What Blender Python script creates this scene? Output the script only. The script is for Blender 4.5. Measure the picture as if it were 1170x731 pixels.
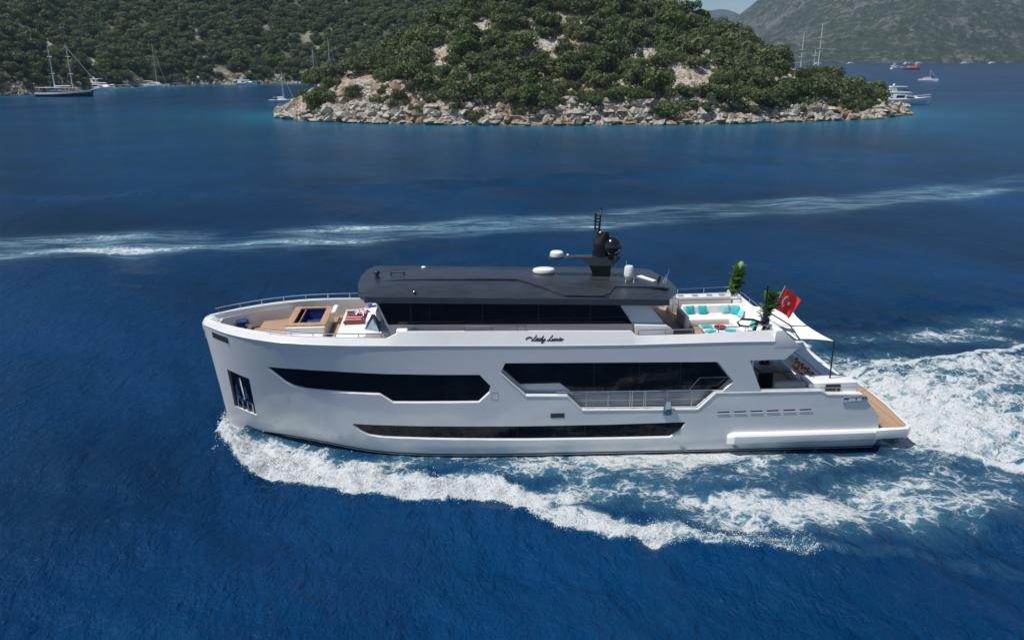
import bpy, bmesh, math, random
import numpy as np
from mathutils import Vector, Matrix

for o in list(bpy.data.objects): bpy.data.objects.remove(o)
SC = bpy.context.scene
COL = SC.collection
R = math.radians

# ------------------------------------------------------------------ camera
CAMP = np.array((0.0, -44.3, 21.0)); FPX = 930.0; TILT = math.atan(300.5/930.0); YAW = math.atan(75/math.hypot(930, 300.5))
cam = bpy.data.cameras.new('camera'); camo = bpy.data.objects.new('camera', cam); COL.objects.link(camo)
camo.location = CAMP; camo.rotation_euler = (math.pi/2-TILT, 0, -YAW)
cam.sensor_width = 36; cam.lens = 36*FPX/1170.0; cam.clip_start = 0.5; cam.clip_end = 40000
SC.camera = camo

# ------------------------------------------------------------------ sky + sun
SUN_EL = R(63); SUN_AZ = R(13)      # azimuth measured from -x towards the camera side
sdir = Vector((-math.cos(SUN_EL)*math.cos(SUN_AZ), -math.cos(SUN_EL)*math.sin(SUN_AZ), math.sin(SUN_EL)))
w = bpy.data.worlds.new("World"); SC.world = w; w.use_nodes = True
nt = w.node_tree; nt.nodes.clear()
sky = nt.nodes.new('ShaderNodeTexSky'); sky.sky_type = 'NISHITA'; sky.sun_disc = False
sky.sun_elevation = SUN_EL; sky.sun_rotation = math.atan2(sdir.x, sdir.y)
sky.air_density = 0.85; sky.dust_density = 0.1; sky.ozone_density = 3.0; sky.altitude = 20
bg = nt.nodes.new('ShaderNodeBackground'); bg.inputs[1].default_value = 0.085
wo = nt.nodes.new('ShaderNodeOutputWorld')
nt.links.new(sky.outputs[0], bg.inputs[0]); nt.links.new(bg.outputs[0], wo.inputs[0])
sl = bpy.data.lights.new('sun', 'SUN'); sl.energy = 4.9; sl.angle = R(0.53); sl.color = (1.0, 0.955, 0.89)
so = bpy.data.objects.new('sun', sl); COL.objects.link(so); so.rotation_euler = sdir.to_track_quat('Z', 'Y').to_euler()
SC.view_settings.view_transform = 'Standard'; SC.view_settings.look = 'None'
SC.view_settings.exposure = 0.0; SC.view_settings.gamma = 1.0; SC.view_settings.use_curve_mapping = False

# ------------------------------------------------------------------ numpy noise
def _hash(ix, iy, seed):
    h = (ix.astype(np.int64)*374761393 + iy.astype(np.int64)*668265263 + seed*974634777) & 0xffffffff
    h = ((h ^ (h >> 13))*1274126177) & 0xffffffff
    return ((h ^ (h >> 16)) & 0xffffff)/float(0xffffff)
def vnoise(x, y, seed=0):
    ix = np.floor(x); iy = np.floor(y); fx = x-ix; fy = y-iy
    fx = fx*fx*(3-2*fx); fy = fy*fy*(3-2*fy)
    a = _hash(ix, iy, seed); b = _hash(ix+1, iy, seed); c = _hash(ix, iy+1, seed); d = _hash(ix+1, iy+1, seed)
    return (a*(1-fx)+b*fx)*(1-fy)+(c*(1-fx)+d*fx)*fy
def fbm(x, y, seed=0, oct=4, gain=.5):
    s = 0; a = 1; t = 0
    for i in range(oct):
        s = s+a*(vnoise(x*2**i+17.3*i, y*2**i-9.1*i, seed+i)-.5); t += a; a *= gain
    return s/t*2
def worley(x, y, seed=0):
    ix = np.floor(x); iy = np.floor(y); d1 = np.full(np.shape(x), 9.0); d2 = d1.copy(); idv = d1.copy()
    for ox in (-1, 0, 1):
        for oy in (-1, 0, 1):
            cx = ix+ox; cy = iy+oy
            px = cx+_hash(cx, cy, seed); py = cy+_hash(cx, cy, seed+5)
            d = np.hypot(px-x, py-y); n = d < d1
            d2 = np.where(n, d1, np.minimum(d2, d)); idv = np.where(n, _hash(cx, cy, seed+9), idv); d1 = np.where(n, d, d1)
    return d1, d2, idv

# ------------------------------------------------------------------ materials
def newmat(name):
    m = bpy.data.materials.new(name); m.use_nodes = True; n = m.node_tree; n.nodes.clear()
    out = n.nodes.new('ShaderNodeOutputMaterial'); b = n.nodes.new('ShaderNodeBsdfPrincipled')
    n.links.new(b.outputs[0], out.inputs[0]); return m, n, b, out
def N(n, t, **k):
    o = n.nodes.new(t)
    for a, v in k.items():
        if a.startswith('i_'):
            kk = a[2:]; o.inputs[int(kk) if kk.isdigit() else kk].default_value = v
        else: setattr(o, a, v)
    return o
def ramp(n, fac, stops, interp='LINEAR'):
    r = n.nodes.new('ShaderNodeValToRGB'); r.color_ramp.interpolation = interp; e = r.color_ramp.elements
    while len(e) < len(stops): e.new(.5)
    for k, (p, c) in zip(e, stops): k.position = p; k.color = (*c, 1) if len(c) == 3 else c
    if fac is not None: n.links.new(fac, r.inputs[0])
    return r
def mathn(n, op, a, b=None, clamp=False, c=None):
    o = n.nodes.new('ShaderNodeMath'); o.operation = op; o.use_clamp = clamp
    for i, v in enumerate((a, b, c)):
        if v is None: continue
        if isinstance(v, (int, float)): o.inputs[i].default_value = v
        else: n.links.new(v, o.inputs[i])
    return o.outputs[0]
def mixc(n, fac, a, b, mode='MIX'):
    o = n.nodes.new('ShaderNodeMix'); o.data_type = 'RGBA'; o.blend_type = mode
    for s, v in ((o.inputs[0], fac), (o.inputs[6], a), (o.inputs[7], b)):
        if isinstance(v, (int, float)): s.default_value = v
        elif isinstance(v, tuple): s.default_value = (*v, 1) if len(v) == 3 else v
        else: n.links.new(v, s)
    return o.outputs[2]
def objco(n, scale=(1, 1, 1)):
    tc = n.nodes.new('ShaderNodeTexCoord'); mp = n.nodes.new('ShaderNodeMapping'); mp.inputs[3].default_value = scale
    n.links.new(tc.outputs['Object'], mp.inputs[0]); return mp.outputs[0]
def noise(n, co, scale, detail=4, rough=.55, dist=0):
    t = N(n, 'ShaderNodeTexNoise'); t.inputs['Scale'].default_value = scale; t.inputs['Detail'].default_value = detail
    t.inputs['Roughness'].default_value = rough; t.inputs['Distortion'].default_value = dist
    if co is not None: n.links.new(co, t.inputs[0])
    return t.outputs[0]
def bump(n, b, h, strength, dist=.1):
    o = n.nodes.new('ShaderNodeBump'); o.inputs['Strength'].default_value = strength; o.inputs['Distance'].default_value = dist
    n.links.new(h, o.inputs['Height']); n.links.new(o.outputs[0], b.inputs['Normal']); return o
def simple(name, col, rough=.5, metal=0, var=.12, scale=3, bmp=0, coat=0, bscale=None, spec=.5):
    """painted / fabric / metal surface with a little mottling of its own colour and roughness"""
    m, n, b, _ = newmat(name); co = objco(n)
    f = noise(n, co, scale, 5)
    lo = tuple(c*(1-var) for c in col); hi = tuple(min(1, c*(1+var)) for c in col)
    r = ramp(n, f, [(.3, lo), (.7, hi)]); n.links.new(r.outputs[0], b.inputs['Base Color'])
    rr = mathn(n, 'MULTIPLY_ADD', f, .15*rough, False, rough*.92); n.links.new(rr, b.inputs['Roughness'])
    b.inputs['Metallic'].default_value = metal; b.inputs['Coat Weight'].default_value = coat; b.inputs['Coat Roughness'].default_value = .04
    b.inputs['Specular IOR Level'].default_value = spec
    if bmp: bump(n, b, noise(n, co, bscale or scale*12, 4), bmp, .01)
    return m
M = {}
M['hull'] = simple('hull_paint', (.73, .735, .725), .12, var=.02, scale=.6, coat=.6)
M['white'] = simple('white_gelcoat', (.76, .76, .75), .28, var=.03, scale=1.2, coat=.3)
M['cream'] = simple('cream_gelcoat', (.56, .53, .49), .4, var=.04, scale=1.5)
def roofmat():
    m, n, b, _ = newmat('graphite_roof'); f = noise(n, objco(n, (.6, 2.2, 1)), 1.3, 6, .65); g = noise(n, objco(n), .8, 4)
    r = ramp(n, mathn(n, 'ADD', mathn(n, 'MULTIPLY', f, .6), mathn(n, 'MULTIPLY', g, .4)), [(.35, (.019, .023, .030)), (.65, (.038, .044, .054))]); n.links.new(r.outputs[0], b.inputs['Base Color'])
    n.links.new(mathn(n, 'MULTIPLY_ADD', f, .35, False, .12), b.inputs['Roughness']); bump(n, b, f, .2, .01); return m
M['roof'] = roofmat()
M['roof_edge'] = simple('graphite_gloss', (.06, .075, .095), .2, metal=.6, var=.1, scale=2, coat=.8)
M['black'] = simple('black_gloss', (.008, .008, .010), .16, var=.2, coat=.5)
M['blackm'] = simple('black_matt', (.016, .016, .018), .5, var=.25)
M['steel'] = simple('polished_steel', (.62, .63, .64), .18, metal=1, var=.05)
M['chrome'] = simple('chrome', (.7, .71, .72), .08, metal=1, var=.03)
M['fabric_white'] = simple('white_upholstery', (.78, .77, .75), .85, var=.05, scale=5, bmp=.3)
M['fabric_grey'] = simple('grey_upholstery', (.27, .28, .29), .85, var=.08, scale=5, bmp=.3)
M['turq'] = simple('turquoise_fabric', (.02, .42, .46), .85, var=.15, scale=6, bmp=.3)
M['aqua'] = simple('pale_aqua_fabric', (.24, .58, .60), .85, var=.12, scale=6, bmp=.3)
M['navy'] = simple('navy_fabric', (.015, .045, .20), .8, var=.2, scale=6)
M['blue'] = simple('blue_fabric', (.02, .07, .42), .8, var=.2, scale=6)
M['redfab'] = simple('red_fabric', (.5, .03, .03), .8, var=.15, scale=6)
M['orange'] = simple('orange_petals', (.75, .19, .04), .7, var=.3, scale=11)
M['wine'] = simple('mahogany', (.16, .035, .025), .35, var=.3, scale=4, coat=.4)
M['dwood'] = simple('dark_table_top', (.05, .045, .07), .2, var=.3, scale=3, coat=.5)
M['stem'] = simple('plant_stem', (.16, .18, .05), .7, var=.3, scale=9)
M['pot'] = simple('grey_planter', (.3, .3, .3), .6, var=.1)
M['anti'] = simple('black_antifouling', (.010, .010, .012), .45, var=.3)
M['sail'] = simple('white_canvas', (.80, .80, .79), .75, var=.03, scale=2, bmp=.15)
M['grill'] = simple('dark_grille', (.05, .045, .04), .5, var=.3, scale=14)
M['boatwhite'] = simple('distant_white_gelcoat', (.78, .79, .80), .35, var=.06, scale=.8)
M['boatwood'] = simple('varnished_timber', (.20, .09, .045), .45, var=.3, scale=1.5)
M['boatdark'] = simple('boat_dark_window', (.012, .014, .018), .2, var=.2)
M['boatred'] = simple('orange_red_paint', (.50, .15, .10), .5, var=.2, scale=.7)
M['boatpink'] = simple('faded_pink_awning', (.62, .30, .27), .8, var=.2, scale=.7)
M['boatblue'] = simple('boat_blue_paint', (.42, .58, .74), .4, var=.1, scale=.7)
M['canopy'] = simple('grey_canopy', (.42, .40, .40), .8, var=.15, scale=.9)
M['alu'] = simple('mast_aluminium', (.62, .63, .64), .4, metal=.2, var=.08)
def fabric_jack():
    return M['navy']
def glassmat(name, tint=(.004, .005, .007), rough=.04):
    m, n, b, _ = newmat(name); co = objco(n)
    f = noise(n, co, .8, 3); r = ramp(n, f, [(.3, tint), (.75, tuple(c*2.2 for c in tint))])
    n.links.new(r.outputs[0], b.inputs['Base Color']); b.inputs['Roughness'].default_value = rough
    b.inputs['IOR'].default_value = 1.5; b.inputs['Specular IOR Level'].default_value = .32
    bump(n, b, noise(n, co, .7, 1), .06, .03)
    return m
M['pocket'] = simple('dark_polished_lining', (.03, .05, .08), .12, metal=.7, var=.5, scale=1.5); M['tent'] = simple('grey_blue_canvas', (.17, .25, .33), .5, var=.3, scale=2)
M['glass'] = glassmat('tinted_glass'); M['mirror'] = simple('blue_mirror_glass', (.20, .32, .42), .08, metal=.75, var=.4, scale=1.2)
def teakmat(name, axis=1, base=(.40, .265, .165), pitch=.07):
    m, n, b, _ = newmat(name); tc = n.nodes.new('ShaderNodeTexCoord'); sx = n.nodes.new('ShaderNodeSeparateXYZ')
    n.links.new(tc.outputs['Object'], sx.inputs[0]); a = sx.outputs[axis]
    v = mathn(n, 'DIVIDE', a, pitch); fr = mathn(n, 'FRACT', v); fl = mathn(n, 'FLOOR', v)
    gap = mathn(n, 'LESS_THAN', fr, .09)
    wn = n.nodes.new('ShaderNodeTexWhiteNoise'); wn.noise_dimensions = '1D'; n.links.new(fl, wn.inputs['W'])
    sc = [14, 14, 14]; sc[1-axis] = 1.2
    g = noise(n, objco(n, tuple(sc)), 1.0, 4)
    f = mathn(n, 'ADD', mathn(n, 'MULTIPLY', wn.outputs[0], .5), mathn(n, 'MULTIPLY', g, .5))
    r = ramp(n, f, [(.15, tuple(c*.72 for c in base)), (.55, base), (.9, tuple(min(1, c*1.25) for c in base))])
    c = mixc(n, mathn(n, 'MULTIPLY', gap, .75), r.outputs[0], (.05, .035, .025)); n.links.new(c, b.inputs['Base Color'])
    b.inputs['Roughness'].default_value = .6
    return m
M['teak'] = teakmat('teak_planks', 1); M['teakx'] = teakmat('teak_planks_athwart', 0); M['teak_trim'] = simple('teak_trim', (.42, .26, .15), .5, var=.2, scale=4)
def leafmat(name, dark, mid, light, tint=None, rand=.5, rough=.55):
    m, n, b, out = newmat(name)
    oi = n.nodes.new('ShaderNodeObjectInfo'); geo = n.nodes.new('ShaderNodeNewGeometry')
    f = mathn(n, 'ADD', mathn(n, 'MULTIPLY', geo.outputs['Random Per Island'], 1-rand), mathn(n, 'MULTIPLY', oi.outputs['Random'], rand))
    r = ramp(n, f, [(.1, dark), (.5, mid), (.95, light)]); c = r.outputs[0]
    if tint:
        wn = n.nodes.new('ShaderNodeTexWhiteNoise'); wn.noise_dimensions = '1D'; n.links.new(oi.outputs['Random'], wn.inputs['W'])
        c = mixc(n, mathn(n, 'MULTIPLY', wn.outputs[0], .55), c, tint)
    n.links.new(c, b.inputs['Base Color']); b.inputs['Roughness'].default_value = rough; b.inputs['Specular IOR Level'].default_value = .25
    tr = n.nodes.new('ShaderNodeBsdfTranslucent'); n.links.new(c, tr.inputs[0])
    mx = n.nodes.new('ShaderNodeMixShader'); mx.inputs[0].default_value = .26
    n.links.new(b.outputs[0], mx.inputs[1]); n.links.new(tr.outputs[0], mx.inputs[2]); n.links.new(mx.outputs[0], out.inputs[0])
    return m
M['leaf'] = leafmat('maquis_foliage', (.036, .058, .017), (.088, .128, .036), (.175, .215, .068), (.125, .145, .080))
M['pine'] = leafmat('pine_foliage', (.034, .062, .017), (.072, .118, .030), (.135, .195, .050), (.110, .150, .060))
M['lime'] = leafmat('lime_shrub_foliage', (.09, .13, .03), (.13, .18, .045), (.18, .23, .07))
M['banana'] = leafmat('glossy_banana_leaf', (.025, .075, .012), (.065, .17, .025), (.20, .36, .06), rand=.1, rough=.35)
M['bark'] = simple('tree_bark', (.13, .10, .075), .9, var=.3, scale=3)

# ------------------------------------------------------------------ objects
def tag(o, label=None, cat=None, group=None, kind=None):
    if label: o['label'] = label
    if cat: o['category'] = cat
    if group: o['group'] = group
    if kind: o['kind'] = kind
    return o
def empty(name, loc=(0, 0, 0), rz=0, label=None, cat=None, group=None):
    o = bpy.data.objects.new(name, None); COL.objects.link(o); o.location = loc; o.rotation_euler = (0, 0, rz)
    o.empty_display_size = .3
    return tag(o, label, cat, group)
def children(o): return [c for c in bpy.data.objects if c.parent == o]
def copy_tree(o, parent=None):
    c = o.copy(); COL.objects.link(c); c.parent = parent
    for ch in list(o.children): copy_tree(ch, c)
    return c
class MB:
    def __init__(s): s.v = []; s.f = []; s.sm = []
    def add(s, vs, fs, smooth=False):
        b = len(s.v); s.v += [tuple(map(float, v)) for v in vs]; s.f += [tuple(b+i for i in f) for f in fs]; s.sm += [smooth]*len(fs); return s
    def box(s, x0, x1, y0, y1, z0, z1, ch=0):
        if ch:
            return s.prism([(x0+ch, y0), (x1-ch, y0), (x1, y0+ch), (x1, y1-ch), (x1-ch, y1), (x0+ch, y1), (x0, y1-ch), (x0, y0+ch)], z0, z1)
        return s.add([(x0, y0, z0), (x1, y0, z0), (x1, y1, z0), (x0, y1, z0), (x0, y0, z1), (x1, y0, z1), (x1, y1, z1), (x0, y1, z1)],
                     [(0, 3, 2, 1), (4, 5, 6, 7), (0, 1, 5, 4), (1, 2, 6, 5), (2, 3, 7, 6), (3, 0, 4, 7)])
    def soft(s, x0, x1, y0, y1, z0, z1, r=.08, n=3):
        """rounded cushion-like box"""
        cx, cy, cz = (x0+x1)/2, (y0+y1)/2, (z0+z1)/2; hx, hy, hz = (x1-x0)/2, (y1-y0)/2, (z1-z0)/2; r = min(r, hx, hy, hz)
        nu, nv = 20, 9; vs = []; fs = []
        for j in range(nv+1):
            ph = -math.pi/2+math.pi*j/nv
            for i in range(nu):
                th = 2*math.pi*(i+.5)/nu
                d = (math.cos(ph)*math.cos(th), math.cos(ph)*math.sin(th), math.sin(ph))
                sg = lambda q: (1 if q > 0 else -1)
                vs.append((cx+sg(d[0])*(hx-r)+r*d[0], cy+sg(d[1])*(hy-r)+r*d[1], cz+sg(d[2])*(hz-r)+r*d[2]))
        for j in range(nv):
            for i in range(nu): fs.append((j*nu+i, j*nu+(i+1) % nu, (j+1)*nu+(i+1) % nu, (j+1)*nu+i))
        fs.append(tuple(range(nu))[::-1]); fs.append(tuple(nv*nu+i for i in range(nu)))
        return s.add(vs, fs, True)
    def prism(s, poly, z0, z1, ax='z', top=None):
        """poly 2D extruded along ax ('z': (x,y), 'y': (x,z), 'x': (y,z)); top = optional other polygon at the far end"""
        top = top or poly; n = len(poly)
        def P(q, t): return {'z': (q[0], q[1], t), 'y': (q[0], t, q[1]), 'x': (t, q[0], q[1])}[ax]
        vs = [P(q, z0) for q in poly]+[P(q, z1) for q in top]
        return s.add(vs, [tuple(range(n))[::-1], tuple(range(n, 2*n))]+[(i, (i+1) % n, n+(i+1) % n, n+i) for i in range(n)])
    def tube(s, pts, r, n=8, r1=None, cap=True):
        pts = [Vector(p) for p in pts]; m = len(pts); vs = []; fs = []; up = Vector((0, 0, 1))
        for i, p in enumerate(pts):
            d = (pts[min(i+1, m-1)]-pts[max(i-1, 0)]).normalized()
            a = d.cross(up if abs(d.z) < .95 else Vector((1, 0, 0))).normalized(); b = d.cross(a)
            rr = r if r1 is None else r+(r1-r)*i/(m-1)
            for k in range(n):
                t = 2*math.pi*k/n; vs.append(p+a*(rr*math.cos(t))+b*(rr*math.sin(t)))
        for i in range(m-1):
            for k in range(n): fs.append((i*n+k, i*n+(k+1) % n, (i+1)*n+(k+1) % n, (i+1)*n+k))
        if cap: fs += [tuple(range(n))[::-1], tuple((m-1)*n+k for k in range(n))]
        return s.add(vs, fs, True)
    def lathe(s, c, prof, n=24, sx=1, sy=1, axis=None):
        """prof: list of (r, z)"""
        vs = []; fs = []; m = len(prof)
        for r, z in prof:
            for k in range(n):
                t = 2*math.pi*k/n; vs.append((c[0]+r*math.cos(t)*sx, c[1]+r*math.sin(t)*sy, c[2]+z))
        for i in range(m-1):
            for k in range(n): fs.append((i*n+k, i*n+(k+1) % n, (i+1)*n+(k+1) % n, (i+1)*n+k))
        fs += [tuple(range(n))[::-1], tuple((m-1)*n+k for k in range(n))]
        return s.add(vs, fs, True)
    def ball(s, c, r, n=16, sz=1, sx=1, sy=1):
        return s.lathe(c, [(max(.001, r*math.cos(a)), r*sz*math.sin(a)) for a in np.linspace(-math.pi/2, math.pi/2, n//2+2)], n, sx, sy)
    def loft(s, rings, closed=True, caps=True, smooth=True):
        n = len(rings[0]); b = []; fs = []
        for r in rings: b += list(r)
        for i in range(len(rings)-1):
            for k in range(n if closed else n-1):
                fs.append((i*n+k, i*n+(k+1) % n, (i+1)*n+(k+1) % n, (i+1)*n+k))
        if caps and closed: fs += [tuple(range(n))[::-1], tuple((len(rings)-1)*n+k for k in range(n))]
        return s.add(b, fs, smooth)
    def xf(s, mat, start=0):
        for i in range(start, len(s.v)): s.v[i] = tuple(mat @ Vector(s.v[i]))
        return s
    def build(s, name, mat, parent=None, org=(0, 0, 0), bevel=0, sharp=35, seg=2):
        me = bpy.data.meshes.new(name)
        ox, oy, oz = org
        me.from_pydata([(x-ox, y-oy, z-oz) for x, y, z in s.v], [], s.f)
        me.polygons.foreach_set('use_smooth', s.sm)
        me.update()
        bm = bmesh.new(); bm.from_mesh(me); bmesh.ops.recalc_face_normals(bm, faces=bm.faces)
        if bevel:
            es = [e for e in bm.edges if e.is_manifold and e.calc_face_angle(0) > R(30)]
            try: bmesh.ops.bevel(bm, geom=es, offset=bevel, segments=seg, affect='EDGES', profile=.6, clamp_overlap=True)
            except Exception: pass
            for f in bm.faces: f.smooth = True
        for e in bm.edges:
            if e.is_manifold and e.calc_face_angle(0) > R(sharp): e.smooth = False
        bm.to_mesh(me); bm.free()
        if mat: me.materials.append(M[mat] if isinstance(mat, str) else mat)
        o = bpy.data.objects.new(name, me); COL.objects.link(o)
        if parent: o.parent = parent
        return o
def fastmesh(name, V, F, mat, smooth=False, parent=None):
    """big meshes from numpy arrays: V (n,3), F (m,k)"""
    me = bpy.data.meshes.new(name); k = F.shape[1]
    me.vertices.add(len(V)); me.vertices.foreach_set('co', np.ascontiguousarray(V, dtype=np.float32).ravel())
    me.loops.add(F.size); me.loops.foreach_set('vertex_index', np.ascontiguousarray(F, dtype=np.int32).ravel())
    me.polygons.add(len(F)); me.polygons.foreach_set('loop_start', np.arange(0, F.size, k, dtype=np.int32))
    me.polygons.foreach_set('use_smooth', np.full(len(F), smooth))
    me.update(calc_edges=True); me.validate()
    me.materials.append(M[mat] if isinstance(mat, str) else mat)
    o = bpy.data.objects.new(name, me); COL.objects.link(o)
    if parent: o.parent = parent
    return o
def gridfaces(nx, ny):
    i = np.arange(nx-1)[None, :]; j = np.arange(ny-1)[:, None]; a = (j*nx+i).ravel()
    return np.stack([a, a+1, a+nx+1, a+nx], 1)
def attr(o, name, arr):
    a = o.data.attributes.new(name, 'FLOAT', 'POINT'); a.data.foreach_set('value', np.ascontiguousarray(arr, dtype=np.float32).ravel())
def smoothstep(a, b, x):
    t = np.clip((x-a)/(b-a), 0, 1); return t*t*(3-2*t)
def project(P):
    """where a point of the place falls in the photograph (for checks of coverage only)"""
    ct, st, cy, sy = math.cos(TILT), math.sin(TILT), math.cos(YAW), math.sin(YAW)
    fw = np.array([sy*ct, cy*ct, -st]); r = np.array([cy, -sy, 0]); u = np.cross(r, fw)
    v = np.asarray(P)-CAMP; d = v@fw
    return 585+FPX*(v@r)/d, 365.5-FPX*(v@u)/d
# ================================================================== TERRAIN
# shore of the rocky headland (x, y), ridge elevation along x
SH = np.array([(-66, 285), (-62.5, 267), (-52, 249.5), (-40, 242), (-26.6, 235.6), (-3.3, 227), (24.5, 221.5), (53, 222), (81, 220.5), (114, 228.6), (151, 242), (174.5, 263), (182, 280)])
RIDGE = [(-66, 283, .5), (-58, 285, 4), (-48, 288, 10), (-38, 290, 16.5), (-20, 298, 23), (-5, 305, 30), (12, 315, 38), (35, 325, 46), (65, 330, 47), (85, 330, 41.5), (105, 325, 35.5), (118, 318, 30), (130, 308, 23), (143, 298, 15.5), (155, 290, 9.5), (165, 284, 6), (174, 280, 3.4), (182, 282, .4)]
RX = np.array([r[0] for r in RIDGE]); RY = np.array([r[1] for r in RIDGE]); RZ = np.array([r[2] for r in RIDGE], float)
def head_base(x, y):
    yf = np.interp(x, SH[:, 0], SH[:, 1]); yr = np.maximum(np.interp(x, RX, RY), yf+6); H = np.interp(x, RX, RZ)
    t = (y-yf)/(yr-yf); tb = (y-yr)/np.maximum(yr-yf, 40)*1.15
    h = np.where(t < 1, H*(.07*smoothstep(0, .08, t)+.93*np.clip(t, 0, 1)**.95), H*(1-smoothstep(0, 1, tb)*1.3))
    h = np.where(t < 0, t*8, h)
    ends = np.minimum(x+66.5, 182.5-x)
    return np.where(ends < 0, -3, np.minimum(h, ends*1.2)), t, y-yf
def head_h(x, y, detail=True):
    h, t, d = head_base(x, y)
    big = fbm(x*.035, y*.035, 3, 3)*3.2
    h = h+big*smoothstep(0, 14, d)*smoothstep(0, 12, h)
    if detail:
        wx = x+fbm(x*.15, y*.15, 31, 2)*3; wy = y+fbm(x*.15+9, y*.15, 33, 2)*3
        d1, d2, iv = worley(wx*.2, wy*.26, 7); e1, e2, jv = worley(wx*.8, wy*.8, 17)
        k1 = smoothstep(-.5, 5, h)
        rock = (iv-.4)*2.3+(1-np.clip(d1, 0, 1))*.9+(jv-.5)*.9+fbm(x*.9, y*.9, 5, 4, .65)*1.3
        h = h+rock*smoothstep(-2, 3, d)*(.9-.35*smoothstep(8, 30, d))*np.where(h > -1.5, 1, 0)
    return h
gx = np.arange(-68, 184, .62); gy = np.arange(214, 400, .72)
X, Y = np.meshgrid(gx, gy); Z = head_h(X, Y)
def rockmat(name, far=False):
    m, n, b, _ = newmat(name); tc = n.nodes.new('ShaderNodeNewGeometry'); pos = tc.outputs['Position']
    a = noise(n, pos, .12, 6, .6); c = noise(n, pos, .9, 5, .65); v = N(n, 'ShaderNodeTexVoronoi', feature='DISTANCE_TO_EDGE'); v.inputs['Scale'].default_value = .55
    wv = n.nodes.new('ShaderNodeVectorMath'); wv.operation = 'ADD'; nn = N(n, 'ShaderNodeTexNoise'); nn.inputs['Scale'].default_value = .5; n.links.new(pos, nn.inputs[0])
    sc = n.nodes.new('ShaderNodeVectorMath'); sc.operation = 'SCALE'; sc.inputs[3].default_value = 2.5; n.links.new(nn.outputs['Color'], sc.inputs[0])
    n.links.new(pos, wv.inputs[0]); n.links.new(sc.outputs[0], wv.inputs[1]); n.links.new(wv.outputs[0], v.inputs[0])
    soil = ramp(n, c, [(.3, (.27, .18, .11)), (.7, (.44, .33, .23))]); stone = ramp(n, c, [(.25, (.28, .25, .215)), (.5, (.46, .42, .36)), (.75, (.66, .62, .55))])
    f = ramp(n, a, [(.50, (0, 0, 0)), (.60, (1, 1, 1))]); col = mixc(n, f.outputs[0], stone.outputs[0], soil.outputs[0])
    cr = ramp(n, v.outputs[0], [(0, (.35, .33, .3)), (.07, (1, 1, 1))]); col = mixc(n, 1.0, col, cr.outputs[0], 'MULTIPLY')
    s = n.nodes.new('ShaderNodeSeparateXYZ'); n.links.new(pos, s.inputs[0])
    wet = ramp(n, mathn(n, 'ADD', s.outputs[2], mathn(n, 'MULTIPLY', c, .6)), [(.35, (.42, .36, .26)), (.9, (1, 1, 1))]); wet.color_ramp.elements[0].position = .45
    col = mixc(n, 1.0, col, wet.outputs[0], 'MULTIPLY')
    n.links.new(col, b.inputs['Base Color']); b.inputs['Roughness'].default_value = .92; b.inputs['Specular IOR Level'].default_value = .2
    bump(n, b, noise(n, pos, 1.6, 6, .7), .9, .5)
    return m
M['rock'] = rockmat('limestone_and_soil')
head = fastmesh('headland', np.stack([X.ravel(), Y.ravel(), Z.ravel()], 1), gridfaces(len(gx), len(gy)), 'rock', False); tag(head, kind='structure')

def scrubmat():
    m, n, b, _ = newmat('scrub_and_stony_ground'); tc = n.nodes.new('ShaderNodeNewGeometry'); pos = tc.outputs['Position']
    a = noise(n, pos, .05, 6, .6); c = noise(n, pos, .6, 5, .65)
    gr = ramp(n, c, [(.3, (.045, .050, .022)), (.55, (.10, .10, .055)), (.75, (.19, .165, .11))]); st = ramp(n, c, [(.3, (.24, .19, .14)), (.7, (.46, .42, .35))])
    s = n.nodes.new('ShaderNodeSeparateXYZ'); n.links.new(pos, s.inputs[0])
    f = mathn(n, 'ADD', a, mathn(n, 'MULTIPLY', mathn(n, 'SUBTRACT', 1.0, mathn(n, 'DIVIDE', s.outputs[2], 3.0), True), .12))
    fr = ramp(n, f, [(.60, (0, 0, 0)), (.68, (1, 1, 1))]); sa = N(n, 'ShaderNodeAttribute', attribute_name='stony'); fm = mathn(n, 'MAXIMUM', fr.outputs[0], sa.outputs['Fac'])
    n.links.new(mixc(n, fm, gr.outputs[0], st.outputs[0]), b.inputs['Base Color']); b.inputs['Roughness'].default_value = .95; b.inputs['Specular IOR Level'].default_value = .15
    bump(n, b, c, .8, .6); return m
M['scrubland'] = scrubmat()
# wooded hill across the bay
LS = np.array([(-560, 380), (-330, 430), (-250, 449), (-240, 459), (-229, 506), (-222, 566), (-207, 621), (-180, 645), (-150, 659), (-120, 662), (-60, 648), (0, 640), (60, 652), (130, 690), (175, 760), (190, 900)], float)
def poly_d(x, y):
    d = np.full(np.shape(x), 1e9); sgn = np.ones(np.shape(x))
    for (x0, y0), (x1, y1) in zip(LS[:-1], LS[1:]):
        ex, ey = x1-x0, y1-y0; t = np.clip(((x-x0)*ex+(y-y0)*ey)/(ex*ex+ey*ey), 0, 1)
        dd = np.hypot(x-x0-t*ex, y-y0-t*ey); s = (ex*(y-y0)-ey*(x-x0)); n = dd < d
        sgn = np.where(n, np.sign(s), sgn); d = np.where(n, dd, d)
    return d*sgn
def hill_h(x, y):
    d = poly_d(x, y)
    wob = fbm(x*.008, y*.008, 41, 3)*22+fbm(x*.03, y*.03, 43, 3)*6
    lim = 230
    h = np.where(d > 0, lim*(1-np.exp(-np.maximum(d, 0)*.62/lim))+wob*smoothstep(5, 70, d)+2.5*smoothstep(0, 6, d), d*.4)
    taper = 1-smoothstep(20, 190, x)*.85
    return np.where(h > 2, 2+(h-2)*taper, h)
gx = np.arange(-640, 230, 4.0); gy = np.arange(380, 1100, 4.0); X, Y = np.meshgrid(gx, gy)
Z = hill_h(X, Y)+fbm(X*.12, Y*.12, 51, 3)*1.2
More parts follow.
